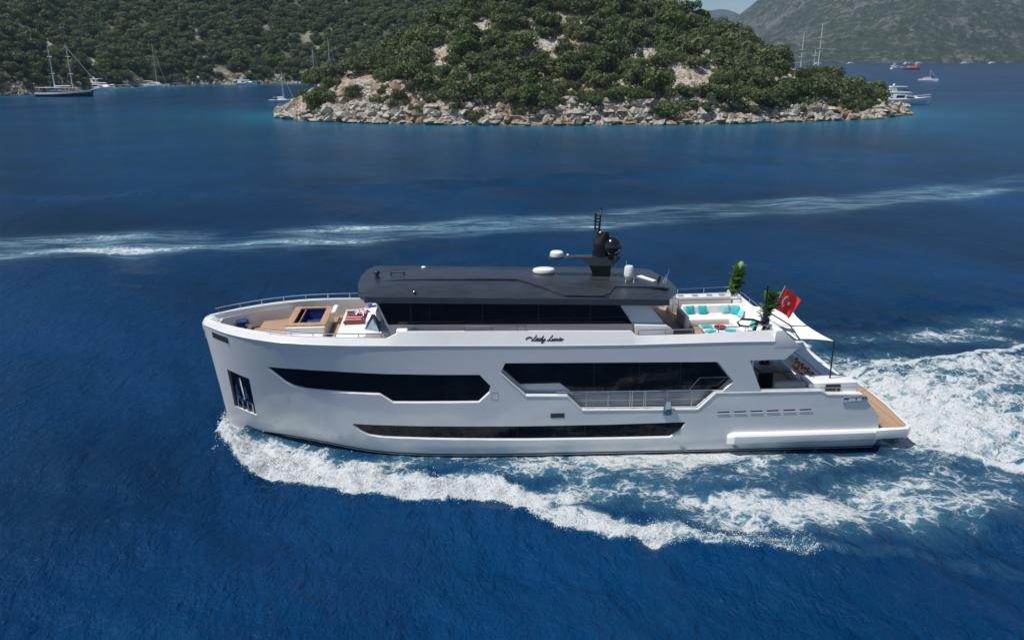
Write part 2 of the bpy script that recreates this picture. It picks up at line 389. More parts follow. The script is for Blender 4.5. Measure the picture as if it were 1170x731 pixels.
hill = fastmesh('wooded_hill', np.stack([X.ravel(), Y.ravel(), Z.ravel()], 1), gridfaces(len(gx), len(gy)), 'scrubland', False); tag(hill, kind='structure')

# far mountains over the strait
def farmat():
    m, n, b, _ = newmat('far_scrub_slopes'); g = n.nodes.new('ShaderNodeNewGeometry'); pos = g.outputs['Position']
    a = noise(n, pos, .005, 8, .65); c = noise(n, pos, .035, 8, .75); e = noise(n, pos, .11, 4, .75)
    scrub = ramp(n, mathn(n, 'MULTIPLY_ADD', e, .5, False, mathn(n, 'MULTIPLY', c, .5)), [(.38, (.018, .028, .012)), (.5, (.048, .064, .030)), (.62, (.12, .125, .07))])
    rk = ramp(n, e, [(.3, (.13, .125, .11)), (.7, (.27, .26, .24))])
    f = mathn(n, 'ADD', mathn(n, 'MULTIPLY', a, .4), mathn(n, 'MULTIPLY', c, .6)); fr = ramp(n, f, [(.515, (0, 0, 0)), (.57, (.8, .8, .8))])
    n.links.new(mixc(n, fr.outputs[0], scrub.outputs[0], rk.outputs[0]), b.inputs['Base Color']); b.inputs['Roughness'].default_value = .95
    b.inputs['Specular IOR Level'].default_value = .1
    bump(n, b, c, 1.0, 25)
    return m
M['far'] = farmat()
gx = np.arange(250, 2900, 13.0); gy = np.arange(2560, 4700, 16.0); X, Y = np.meshgrid(gx, gy)
# the first slope rises to the right
shore = 2720+fbm(X*.002, X*0+3, 61, 3)*60
d = Y-shore
ridged = 1-np.abs(fbm(X*.0022, Y*.0022, 63, 4)); fine = fbm(X*.011, Y*.011, 65, 4)
peak = np.interp(X, [250, 700, 1000, 1300, 1450, 1600, 1800, 2200, 2900], [6, 25, 50, 85, 135, 235, 380, 460, 520])
Z = np.where(d > 0, peak*(1-np.exp(-d/520.))*(.72+.42*ridged)+fine*26*smoothstep(0, 200, d)+3, d*.1)
far = fastmesh('far_mountains', np.stack([X.ravel(), Y.ravel(), Z.ravel()], 1), gridfaces(len(gx), len(gy)), 'far', True); tag(far, kind='structure')
gx = np.arange(300, 5200, 40.0); gy = np.arange(5600, 8600, 50.0); X, Y = np.meshgrid(gx, gy)
ridged = 1-np.abs(fbm(X*.0011, Y*.0011, 73, 4))
px = X/Y
peak = np.interp(px, [.05, .19, .255, .29, .33, .37, .42, .6], [300, 500, 470, 405, 435, 400, 410, 380])
d = Y-5700
Z = np.where(d > 0, peak*(1-np.exp(-d/700.))*(.75+.3*ridged)+fbm(X*.004, Y*.004, 75, 4)*25, -2)
far2 = fastmesh('distant_ridge', np.stack([X.ravel(), Y.ravel(), Z.ravel()], 1), gridfaces(len(gx), len(gy)), 'far', True); tag(far2, kind='structure')

# ================================================================== HULL FORM
def _sm(pts, n=3000):
    x = np.array([p[0] for p in pts], float); y = np.array([p[1] for p in pts], float); g = np.linspace(x[0], x[-1], n)
    h = np.diff(x); d = np.diff(y)/h; m = np.zeros(len(x))
    m[1:-1] = [0 if a*b <= 0 else (2*a*b/(a+b)) for a, b in zip(d[:-1], d[1:])]; m[0] = d[0]; m[-1] = d[-1]
    i = np.clip(np.searchsorted(x, g)-1, 0, len(x)-2); t = (g-x[i])/h[i]
    return g, (1+2*t)*(1-t)**2*y[i]+t*(1-t)**2*h[i]*m[i]+t*t*(3-2*t)*y[i+1]+t*t*(t-1)*h[i]*m[i+1]
HS = _sm([(0, 0), (.10, .38), (.66, 1.0), (1.74, 2.0), (3.3, 2.98), (5.36, 3.76), (7.2, 4.0), (9, 4.05), (40, 4.05)])
HW = _sm([(0, 0), (.3, .14), (2, .62), (4.4, 1.5), (7, 2.75), (8.7, 3.4), (12, 3.88), (15, 4.02), (18, 4.05), (40, 4.05)])
def stem(z):
    z = np.asarray(z, float); return np.where(z > 1, -13.87+(6.95-z)*.13, -13.1+(1-z)*.6)
def half(x, z):
    z = np.asarray(z, float); t = np.maximum(np.asarray(x, float)-stem(z), 0); s = np.clip((z-.2)/6.7, 0, 1.1)**.75
    b = np.interp(t, *HW)*(1-s)+np.interp(t, *HS)*s
    return b*(1-.22*np.clip((.2-z)/1.4, 0, 1))
def knz(x): return float(np.interp(x, [-13.9, -12, -8.5, -5.3, 4.7, 9.4, 17.2, 18.73], [6.99, 6.93, 6.88, 6.75, 6.48, 6.40, 6.43, 6.03]))

# ================================================================== SEA
def axis(lo, hi, step, far0, far1, g=1.045):
    a = list(np.arange(lo, hi, step)); s = step
    p = a[-1]
    while p < far1: s *= g; p += s; a.append(p)
    s = step; p = a[0]; q = []
    while p > far0: s *= g; p -= s; q.append(p)
    return np.array(q[::-1]+a)
ax = axis(-19, 46, .15, -5000, 9000); ay = axis(-20, 16, .15, -300, 9000, 1.035)
X, Y = np.meshgrid(ax, ay)
dist = np.hypot(X-CAMP[0], Y-CAMP[1])
rng = np.random.RandomState(4); SPC = np.maximum(np.gradient(ax)[None, :], np.gradient(ay)[:, None])
Z = np.zeros_like(X); wl = []
for k in range(26):
    L = 1.3*1.17**k*(.9+.2*rng.rand()); th = R(205)+rng.randn()*.55; kk = 2*math.pi/L
    A = .0085*L**.72; fade = np.clip(1-(dist/ (L*42))**2, 0, 1)*np.clip(L/(5*SPC)-.6, 0, 1)
    if L > 26: continue
    ph = kk*(X*math.cos(th)+Y*math.sin(th))+rng.rand()*6.28
    gmod = .6+.8*vnoise(X/L*.21+k*3, Y/L*.21, 80+k)
    Z += A*fade*gmod*(np.sin(ph)+.22*np.sin(2*ph+.5))
Z *= 1.25
# --- the yacht's own waves and foam
ay_ = np.abs(Y)
hb = half(X, .15); hb = np.where(X < stem(.15), 0, np.where(X > 23.9, 0, hb))
gap = ay_-hb
OX = [-14.3, -13.6, -12.7, -11.75, -10.5, -8.95, -7.1, -5.1, -2.7, 1.2, 2.4, 3.8, 5.3, 7.6, 9.8, 12.9, 20, 30, 50]; OY = [0.1, .8, 2.5, 4.2, 5.4, 6.1, 7.0, 7.8, 8.3, 9.0, 9.5, 10.8, 11.8, 12.5, 13.3, 14.1, 15.9, 18.6, 23]
yo = np.interp(X, OX, OY)+fbm(X*.6, Y*.12, 91, 5, .62)*np.interp(X, [-13, -5, 5, 20], [.4, .8, 1.0, 1.4])
wo_ = np.interp(X, [-14, -11, -5, 0, 3, 8, 13, 30], [.8, 2.1, 2.5, 2.2, 2.0, 1.7, 1.0, 1.6])
edge = yo-ay_                                      # >0 inside the wake
crest = np.exp(-((edge-wo_*.65)/wo_)**2)
amp = np.interp(X, [-14.6, -13.6, -12, -8, 0, 12, 30, 60], [0, .85, .9, .50, .34, .24, .12, 0])
turb = fbm(X*.9, Y*1.1, 95, 4); turb2 = fbm(X*2.6, Y*2.6, 97, 3)
Z += amp*crest*(.7+.9*turb+.35*turb2)
# trough along the topsides behind the bow wave
tr = np.exp(-(gap/1.0)**2)*np.interp(X, [-14.5, -12, -9, -3, 4, 12, 24, 30], [0, .5, .05, -.08, -.12, -.2, -.2, 0]); Z += np.where(ay_ < 12, tr, 0)
inside = smoothstep(-.1, .6, edge)*np.where(X > -14.6, 1, 0)
D = np.zeros_like(X)
D = np.maximum(D, smoothstep(-.05, .45, edge)*(1-smoothstep(wo_*.9, wo_*2.0, edge))*np.interp(X, [-14.6, -14.2, 8, 13, 18, 32, 50], [0, 1.0, .95, .66, .34, .24, 0]))
mid = inside*np.interp(X, [-14, -9, -4, 2, 8, 16, 26, 40, 70], [1, .94, .90, .86, .73, .64, .53, .46, .15])
mid *= 1-.55*np.exp(-(gap/.8)**2)*np.interp(X, [-12.5, -11.5, -5.5, -3], [0, 1, 1, 0])
mid *= np.clip(1.0+fbm(X*.13, Y*.28, 101, 4)*1.3, .2, 1.35)
mid *= np.where(X > 9, smoothstep(-.1, np.interp(X, [9, 14, 24], [.5, 4.0, 6.0]), edge), 1)
D = np.maximum(D, mid)
# stern wash
ds = X-24.2; hw = np.interp(ds, [0, 6, 20, 50], [3.9, 7.2, 10.5, 15])+fbm(X*.25, Y*0+np.sign(Y)*5, 103, 3)*1.0
core = np.where(ds > -.5, 1-smoothstep(hw*.82, hw*1.12, ay_), 0)
D = np.maximum(D, core*np.interp(ds, [-.5, 0, 10, 22, 45, 90], [.80, .84, .74, .66, .52, .2])*np.clip(1+fbm(X*.2, Y*.35, 105, 3)*.35, .6, 1.2))
rim = np.where(ds > 0, np.exp(-((ay_-hw)/.8)**2), 0); D = np.maximum(D, rim*np.interp(ds, [0, 3, 20, 50], [.5, 1, .85, .3]))
Z += core*(np.interp(ds, [-.5, 1, 4, 9, 16, 40], [-.35, -.3, .45, .55, .3, 0])+turb*.3+turb2*.12)+rim*.25*np.interp(ds, [0, 3, 30], [0, 1, .2])
D = np.where((X > 40) & (ay_ < 40), D*(1-.5*smoothstep(60, 160, X)), D)
Z += inside*(turb*.14+turb2*.07)*np.interp(X, [-14, 0, 30, 60], [1.6, 1, .9, .2])
# --- older wake of a passing boat, far side
wx = np.array([-400, -120, -50, -12, 21, 50, 96, 200, 400]); wy = np.array([62, 48, 50.5, 54.5, 62, 70, 87, 130, 210.])
yc = np.interp(X, wx, wy)+fbm(X*.05, X*0, 111, 3)*1.6; q = Y-yc
band = np.exp(-((q-5.2)/1.8)**2)*.74+np.exp(-((q+2.0)/1.5)**2)*.88+np.exp(-((q-1.4)/5.2)**2)*.58
band_ = band; band *= np.clip(.72+fbm(X*.07, Y*.2, 113, 4)*1.15, 0, 1.25)*np.interp(X, [-400, -60, -30, 0, 30, 90, 300], [.6, 1.1, 1.1, .9, .74, .58, .35])
aer2 = band; D = np.maximum(D, band*.55)
rl = np.interp(X, [-300, -68, -2, 60, 300], [90, 88, 99, 116, 190]); Z += .35*np.exp(-((Y-rl)/2.2)**2)-.3*np.exp(-((Y-rl+4)/2.2)**2)
# small whitecaps
rl2 = vnoise(X*.18, Y*.3, 121)*vnoise(X*1.0, Y*1.6, 123); D = np.maximum(D, np.where((rl2 > .86) & (Y > 60) & (Y < 75), .30, 0))
# shallow water round the shores
dh = np.full_like(X, 400.)
P0 = np.vstack([SH, [(186, 300), (150, 340)]])
for L_ in (P0, LS):
    for (x0, y0), (x1, y1) in zip(L_[:-1], L_[1:]):
        ex, ey = x1-x0, y1-y0; t = np.clip(((X-x0)*ex+(Y-y0)*ey)/(ex*ex+ey*ey), 0, 1)
        dh = np.minimum(dh, np.hypot(X-x0-t*ex, Y-y0-t*ey))
shal = np.exp(-dh/11.)*.9+.20*np.exp(-dh/50.)+.36*np.exp(-dh/150.)
zh = np.interp(X, [-12, -11, -9, -4, 4, 24], [.9, .5, .28, .10, -.04, -.42]); gh = np.exp(-(np.maximum(gap, 0)/.8)**2)*((X > -12) & (X < 24)); Z = Z*(1-gh)+(zh+.3*(turb*.14+turb2*.07))*gh
inside_hull = (gap < -.25) & (X > -12.6) & (X < 23.3)
Z = np.where(inside_hull, np.minimum(Z, -.45), Z)
V = np.stack([X.ravel(), Y.ravel(), Z.ravel()], 1)
def seamat():
    m, n, b, out = newmat('sea_water'); g = n.nodes.new('ShaderNodeNewGeometry'); pos = g.outputs['Position']
    fo = N(n, 'ShaderNodeAttribute', attribute_name='foam'); sh = N(n, 'ShaderNodeAttribute', attribute_name='shallow')
    # ripples: three bands of directional chop
    mp = N(n, 'ShaderNodeMapping'); mp.inputs['Rotation'].default_value = (0, 0, R(-25)); mp.inputs['Scale'].default_value = (1.0, .55, 1); n.links.new(pos, mp.inputs[0])
    co = mp.outputs[0]
    n1 = noise(n, co, .55, 4, .6, .6); n2 = noise(n, co, 2.1, 5, .62, .5); n3 = noise(n, co, .09, 3, .5)
    h = mathn(n, 'ADD', mathn(n, 'MULTIPLY_ADD', noise(n, co, .2, 3, .5, .8), 1.1, False, mathn(n, 'MULTIPLY', n1, .55)), mathn(n, 'ADD', mathn(n, 'MULTIPLY', n2, .40), mathn(n, 'MULTIPLY', noise(n, co, 6.5, 3, .6, .3), .14)))
    # foam pattern
    wn = N(n, 'ShaderNodeTexNoise'); wn.inputs['Scale'].default_value = .9; wn.inputs['Detail'].default_value = 4; n.links.new(pos, wn.inputs[0])
    sc = N(n, 'ShaderNodeVectorMath', operation='SCALE'); sc.inputs[3].default_value = 1.5; n.links.new(wn.outputs['Color'], sc.inputs[0])
    ad = N(n, 'ShaderNodeVectorMath', operation='ADD'); n.links.new(pos, ad.inputs[0]); n.links.new(sc.outputs[0], ad.inputs[1])
    mp2 = N(n, 'ShaderNodeMapping'); mp2.inputs['Scale'].default_value = (.75, 1.0, .6); n.links.new(ad.outputs[0], mp2.inputs[0])
    vo = N(n, 'ShaderNodeTexVoronoi', feature='DISTANCE_TO_EDGE'); vo.inputs['Scale'].default_value = 1.35; n.links.new(mp2.outputs[0], vo.inputs[0])
    vo2 = N(n, 'ShaderNodeTexVoronoi', feature='DISTANCE_TO_EDGE'); vo2.inputs['Scale'].default_value = 4.0; n.links.new(mp2.outputs[0], vo2.inputs[0])
    f1 = noise(n, mp2.outputs[0], .8, 8, .66); f2 = noise(n, pos, 5.5, 5, .7)
    lace = mathn(n, 'SUBTRACT', 1.0, mathn(n, 'MULTIPLY', mathn(n, 'ADD', mathn(n, 'MULTIPLY', vo.outputs[0], 2.2), mathn(n, 'MULTIPLY', vo2.outputs[0], 1.6)), 1.0), True)
    pat = mathn(n, 'ADD', mathn(n, 'ADD', mathn(n, 'MULTIPLY', f1, .72), mathn(n, 'MULTIPLY', lace, .24)), mathn(n, 'MULTIPLY', f2, .22))
    thr = mathn(n, 'MULTIPLY_ADD', fo.outputs['Fac'], -.66, False, .98)
    dlt = mathn(n, 'SUBTRACT', pat, thr)
    mask = N(n, 'ShaderNodeMapRange', interpolation_type='SMOOTHSTEP'); mask.inputs[1].default_value = -.035; mask.inputs[2].default_value = .20; n.links.new(dlt, mask.inputs[0])
    mk = mask.outputs[0]
    # body colour
    nb = noise(n, pos, .022, 4, .6); deep = mixc(n, ramp(n, nb, [(.35, (0, 0, 0)), (.68, (1, 1, 1))]).outputs[0], (.0001, .0060, .034), (.0003, .0320, .118))
    teal = mixc(n, mathn(n, 'MULTIPLY', sh.outputs['Fac'], .9, True), deep, (.004, .110, .190))
    ow = N(n, 'ShaderNodeAttribute', attribute_name='oldwake'); mp3 = N(n, 'ShaderNodeMapping'); mp3.inputs['Scale'].default_value = (.16, .8, 1); mp3.inputs['Rotation'].default_value = (0, 0, R(-12)); n.links.new(pos, mp3.inputs[0])
    sk = ramp(n, noise(n, mp3.outputs[0], 1.0, 6, .7), [(.38, (0, 0, 0)), (.66, (1, 1, 1))]).outputs[0]
    teal = mixc(n, mathn(n, 'MULTIPLY', mathn(n, 'MULTIPLY', ow.outputs['Fac'], sk), .95, True), teal, (.26, .44, .55))
    aer = mathn(n, 'MULTIPLY', mathn(n, 'MULTIPLY', mathn(n, 'POWER', fo.outputs['Fac'], 2.2, True), mathn(n, 'MULTIPLY_ADD', f1, 1.6, False, -.1)), .95, True)
    body = mixc(n, aer, teal, (.16, .40, .48))
    n.links.new(body, b.inputs['Base Color']); b.inputs['Roughness'].default_value = .21; b.inputs['IOR'].default_value = 1.33
    b.inputs['Specular IOR Level'].default_value = .24; b.inputs['Specular Tint'].default_value = (.40, .76, 1, 1)
    bp = bump(n, b, h, 1.0, .75)
    fb = N(n, 'ShaderNodeBsdfPrincipled'); fb.inputs['Base Color'].default_value = (.63, .67, .69, 1); fb.inputs['Roughness'].default_value = .8
    fb.inputs['Specular IOR Level'].default_value = .2
    bm_ = N(n, 'ShaderNodeBump'); bm_.inputs['Strength'].default_value = .9; bm_.inputs['Distance'].default_value = .42
    n.links.new(mathn(n, 'ADD', pat, mathn(n, 'MULTIPLY', f2, .3)), bm_.inputs['Height']); n.links.new(bm_.outputs[0], fb.inputs['Normal'])
    mx = N(n, 'ShaderNodeMixShader'); n.links.new(mk, mx.inputs[0]); n.links.new(b.outputs[0], mx.inputs[1]); n.links.new(fb.outputs[0], mx.inputs[2])
    n.links.new(mx.outputs[0], out.inputs[0]); return m
M['sea'] = seamat()
sea = fastmesh('sea', V, gridfaces(len(ax), len(ay)), 'sea', True); tag(sea, kind='structure')
attr(sea, 'oldwake', np.clip(aer2, 0, 1)); attr(sea, 'foam', D); attr(sea, 'shallow', shal)
print('sea verts', len(V))
# spray thrown up along the bow wave and the stern wash: countless drops, one mass
from math import sin, cos
M['spray'] = simple('white_spray', (.86, .89, .91), .6, var=.03)
rng = np.random.RandomState(8); PV = []; PF = []
iX = lambda v, a: np.clip(np.searchsorted(a, v), 0, len(a)-1)
def drops(n, xs, off, zs, rmin, rmax, side=None):
    x = xs(n); sd = np.where(rng.rand(n) < .5, -1, 1) if side is None else np.full(n, side)
    y0 = np.interp(x, OX, OY); y = sd*(y0+fbm(x*.6, sd*y0*.12, 91, 5, .62)*np.interp(x, [-13, -5, 5, 20], [.4, .8, 1.0, 1.4])+off(n, x))
    z = Z[iX(y, ay), iX(x, ax)]+zs(n, x); r = rmin+(rmax-rmin)*rng.rand(n)**3
    return np.stack([x, y, z, r], 1)
dr = [drops(17000, lambda n: -13.55+19*rng.rand(n)**1.2, lambda n, x: -np.abs(rng.randn(n))*1.3+.12*rng.randn(n)-.05, lambda n, x: np.abs(rng.randn(n))*np.interp(x, [-14.5, -13, -8, 0, 6], [.2, .26, .2, .12, .06]), .008, .036),
      drops(5000, lambda n: 2+14*rng.rand(n), lambda n, x: -np.abs(rng.randn(n))*1.0+.1*rng.randn(n)-.1, lambda n, x: np.abs(rng.randn(n))*.08, .008, .03)]
n = 4000; x = 25+20*rng.rand(n)**1.3; y = (rng.rand(n)*2-1)*np.interp(x-24, [0, 6, 20], [3.6, 6.5, 10]); z = Z[iX(y, ay), iX(x, ax)]+np.abs(rng.randn(n))*.12
dr.append(np.stack([x, y, z, .01+.035*rng.rand(n)**3], 1))
Dp = np.vstack(dr); Dp = Dp[(np.abs(Dp[:, 1]) > half(Dp[:, 0], Dp[:, 2])+.12) | (Dp[:, 0] > 24)]
oc = np.array([(1, 0, 0), (-1, 0, 0), (0, 1, 0), (0, -1, 0), (0, 0, 1), (0, 0, -1)], float); of = np.array([(0, 2, 4), (2, 1, 4), (1, 3, 4), (3, 0, 4), (2, 0, 5), (1, 2, 5), (3, 1, 5), (0, 3, 5)])
PV = (Dp[:, None, :3]+oc[None]*Dp[:, None, 3:4]*(.6+.8*rng.rand(len(Dp), 6, 1))).reshape(-1, 3); PF = (of[None]+6*np.arange(len(Dp))[:, None, None]).reshape(-1, 3)
spray = fastmesh('sea_spray', PV, PF, 'spray', True); tag(spray, 'fine white spray thrown up along the bow wave and stern wash of the yacht', 'spray', kind='stuff')
# ================================================================== MOTOR YACHT
YO = (5.0, 0.0, 0.0)
yacht = empty('motor_yacht', YO, 0, 'long white motor yacht with black window bands and dark grey roof, under way in foam', 'yacht')
def yb(mb, name, mat, parent=None, **k): return mb.build(name, mat, parent or yacht, org=YO, **k)
def trim(x): return -.022*(x-5.0)
def boolean(obj, cutter, op='DIFFERENCE'):
    md = obj.modifiers.new('b', 'BOOLEAN'); md.object = cutter; md.operation = op; md.solver = 'EXACT'
    bpy.context.view_layer.update(); dg = bpy.context.evaluated_depsgraph_get()
    me = bpy.data.meshes.new_from_object(obj.evaluated_get(dg)); obj.modifiers.clear()
    old = obj.data; obj.data = me; me.name = old.name; bpy.data.meshes.remove(old); cm = cutter.data; bpy.data.objects.remove(cutter); bpy.data.meshes.remove(cm)
# solid hull
xs = np.concatenate([[0, .03, .08, .16, .3, .5, .75, 1.05, 1.4, 1.8, 2.3, 2.8, 3.4, 4, 4.7, 5.4, 6.2, 7, 8, 9, 10, 11.5, 13], []])
zs = [-1.3, -.8, -.3, 0, .3, .8, 1.3, 2, 2.7, 3.4, 4.1, 4.8, 5.5, 6.1, 'k']
mb = MB(); rings = []
aft = [2, 4, 6, 8, 10, 12, 14, 16, 17.2, 18.73, 21, 23.9]
for z in zs:
    row = []
    for k, t in enumerate(xs):
        zz = knz(-13.8+t) if z == 'k' else z
        x = float(stem(zz))+t; b = max(float(half(x, zz)), 0 if k else 0)
        if k == 0: b = 0.0
        row.append((x, b, zz))
    for x in aft:
        zz = knz(x) if z == 'k' else z
        row.append((x, float(half(x, zz)), zz))
    rings.append(row)
full = []
for row in rings:
    full.append([(x, -b, z) for x, b, z in row]+[(x, b, z) for x, b, z in row[:0:-1]])
mb.loft(full, closed=True, caps=False, smooth=True)
n = len(rings[0]); nf = len(full[0]); top0 = (len(zs)-1)*nf
for base, in ((0,), (top0,)):
    mb.f.append((base, base+1, base+nf-1)); mb.sm.append(False)
    for k in range(1, n-1):
        mb.f.append((base+k, base+k+1, base+nf-k-1, base+nf-k)); mb.sm.append(False)
hull = mb.build('hull', 'hull', None, sharp=40)
# cutters
def cut_prism(poly, y0, y1):
    boolean(hull, MB().prism(poly, y0, y1, 'y').build('c', None))
def cut_box(*a): boolean(hull, MB().box(*a).build('c', None))
# upper deck well
pts = []
for x in list(np.arange(-12.9, -3, .45))+[-2, 0, 4, 8, 12, 17.3]:
    ins = float(np.interp(x, [-13, -10, -5, 0], [.62, .62, .42, .36])); b = float(half(x, 6.6))-ins
    if b > .05: pts.append((x, b))
poly = [(x, -b) for x, b in pts]+[(x, b) for x, b in pts[::-1]]
boolean(hull, MB().prism(poly, 5.98, 8).build('c', None))
well = poly
# everything aft of the sun deck, above the cockpit and the bathing platform
cut_prism([(16.05, 5.32), (18.02, 5.34), (18.73, 6.03), (19.2, 8.5), (30, 8.5), (30, .98), (23.89, .98), (23.83, 1.75), (22.67, 3.12), (20.60, 3.19), (20.27, 3.41), (16.85, 3.46)], -5, 5)
cut_box(16.3, 21.5, -3.72, 3.72, 2.45, 5.325)
# side decks
for s in (-1, 1):
    y0, y1 = sorted((s*4.6, s*3.50))
    cut_prism([(2.49, 5.04), (2.72, 5.56), (14.27, 5.30), (15.25, 4.09), (14.62, 3.49), (14.31, 3.49), (13.35, 2.54), (6.92, 2.70), (6.08, 3.56), (3.80, 3.64)], y0, y1)
    y0, y1 = sorted((s*3.86, s*3.49))
    cut_box(3.2, 14.9, y0, y1, 2.46, 5.2)
# windows let into the topsides, their lower edge chamfered
UP_T = [(-9.9, 5.26), (-8.22, 5.32), (-6.35, 5.28), (-3.61, 5.11), (-.86, 5.0), (1.36, 4.94), (1.92, 4.30)]
UP_B = [(-9.9, 5.24), (-9.46, 4.87), (-9.02, 4.48), (-8.56, 4.24), (-7.89, 4.12), (-5.99, 4.07), (-3.95, 3.99), (-3.28, 3.50), (1.3, 3.43), (1.87, 3.97), (1.92, 4.26)]
LO_T = [(-5.54, 2.06), (-3.77, 2.05), (0, 1.96), (3.81, 1.86), (8.64, 1.79), (12.7, 1.79)]
LO_B = [(-5.54, 2.03), (-5.13, 1.69), (-4.67, 1.45), (-3.81, 1.37), (-.01, 1.25), (3.81, 1.12), (8.67, 1.01), (11.86, .97), (12.39, 1.27), (12.7, 1.76)]
AN_T = [(-12.55, 4.53), (-11.27, 4.25), (-11.19, 4.2)]; AN_B = [(-12.55, 4.50), (-12.50, 2.12), (-11.19, 1.72)]
def winsect(T, B):
    ks = sorted(set([p[0] for p in T+B]+list(np.arange(T[0][0]+.3, T[-1][0]-.2, .6))))
    return [(x, float(np.interp(x, *zip(*B))), float(np.interp(x, *zip(*T)))) for x in ks]
def pocket(T, B, s, depth=.09, lip=.11, endpad=.03):
    mb = MB(); rings = []
    for x, lo, hi in winsect(T, B):
        if hi-lo < .02: hi = lo+.02
        def hy(z, d): return s*(float(half(x, z))+d)
        rings.append([(x, hy(lo, -depth), lo), (x, hy(lo-lip, 0), lo-lip), (x, hy(lo-lip, 0)+s*.4, lo-lip-.2), (x, hy(hi, 0)+s*.4, hi), (x, hy(hi, -depth), hi)])
    mb.loft(rings, closed=True, caps=True, smooth=False); return mb
def pane(T, B, s, depth, split=None):
    mb = MB(); rows = []
    for x, lo, hi in winsect(T, B):
        hi = max(hi, lo+.012); rows.append([(x, s*(float(half(x, z))-depth), z) for z in np.linspace(lo, hi, 4)])
    mb.loft(rows, closed=False, caps=False, smooth=True); return mb
for s in (-1, 1):
    for T, B in ((UP_T, UP_B), (LO_T, LO_B)):
        boolean(hull, pocket(T, B, s).build('c', None))
    boolean(hull, pocket(AN_T, AN_B, s, depth=.5, lip=.02).build('c', None))
# transparent joint: hatch outline, engine room vents
SL = [(14.48+.9*i+.035*i, 2.30) for i in range(6)]
for s in (-1, 1):
    for x, z in SL:
        y0, y1 = sorted((s*4.2, s*3.93)); cut_prism([(x, z-.06), (x+.70, z-.06), (x+.70, z+.045), (x, z+.045)], y0, y1)
me = hull.data
for v in me.vertices: v.co.x -= YO[0]
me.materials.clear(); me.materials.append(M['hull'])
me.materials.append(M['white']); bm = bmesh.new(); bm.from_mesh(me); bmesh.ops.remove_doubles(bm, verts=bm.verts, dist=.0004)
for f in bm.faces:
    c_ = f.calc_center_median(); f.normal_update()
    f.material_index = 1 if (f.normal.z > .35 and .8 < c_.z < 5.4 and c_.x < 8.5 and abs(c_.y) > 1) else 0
for e in bm.edges:
    if e.is_manifold: e.smooth = e.calc_face_angle(0) < R(24)
for f in bm.faces: f.smooth = True
bm.to_mesh(me); bm.free(); hull.parent = yacht
try:
    hull.select_set(False)
except Exception: pass
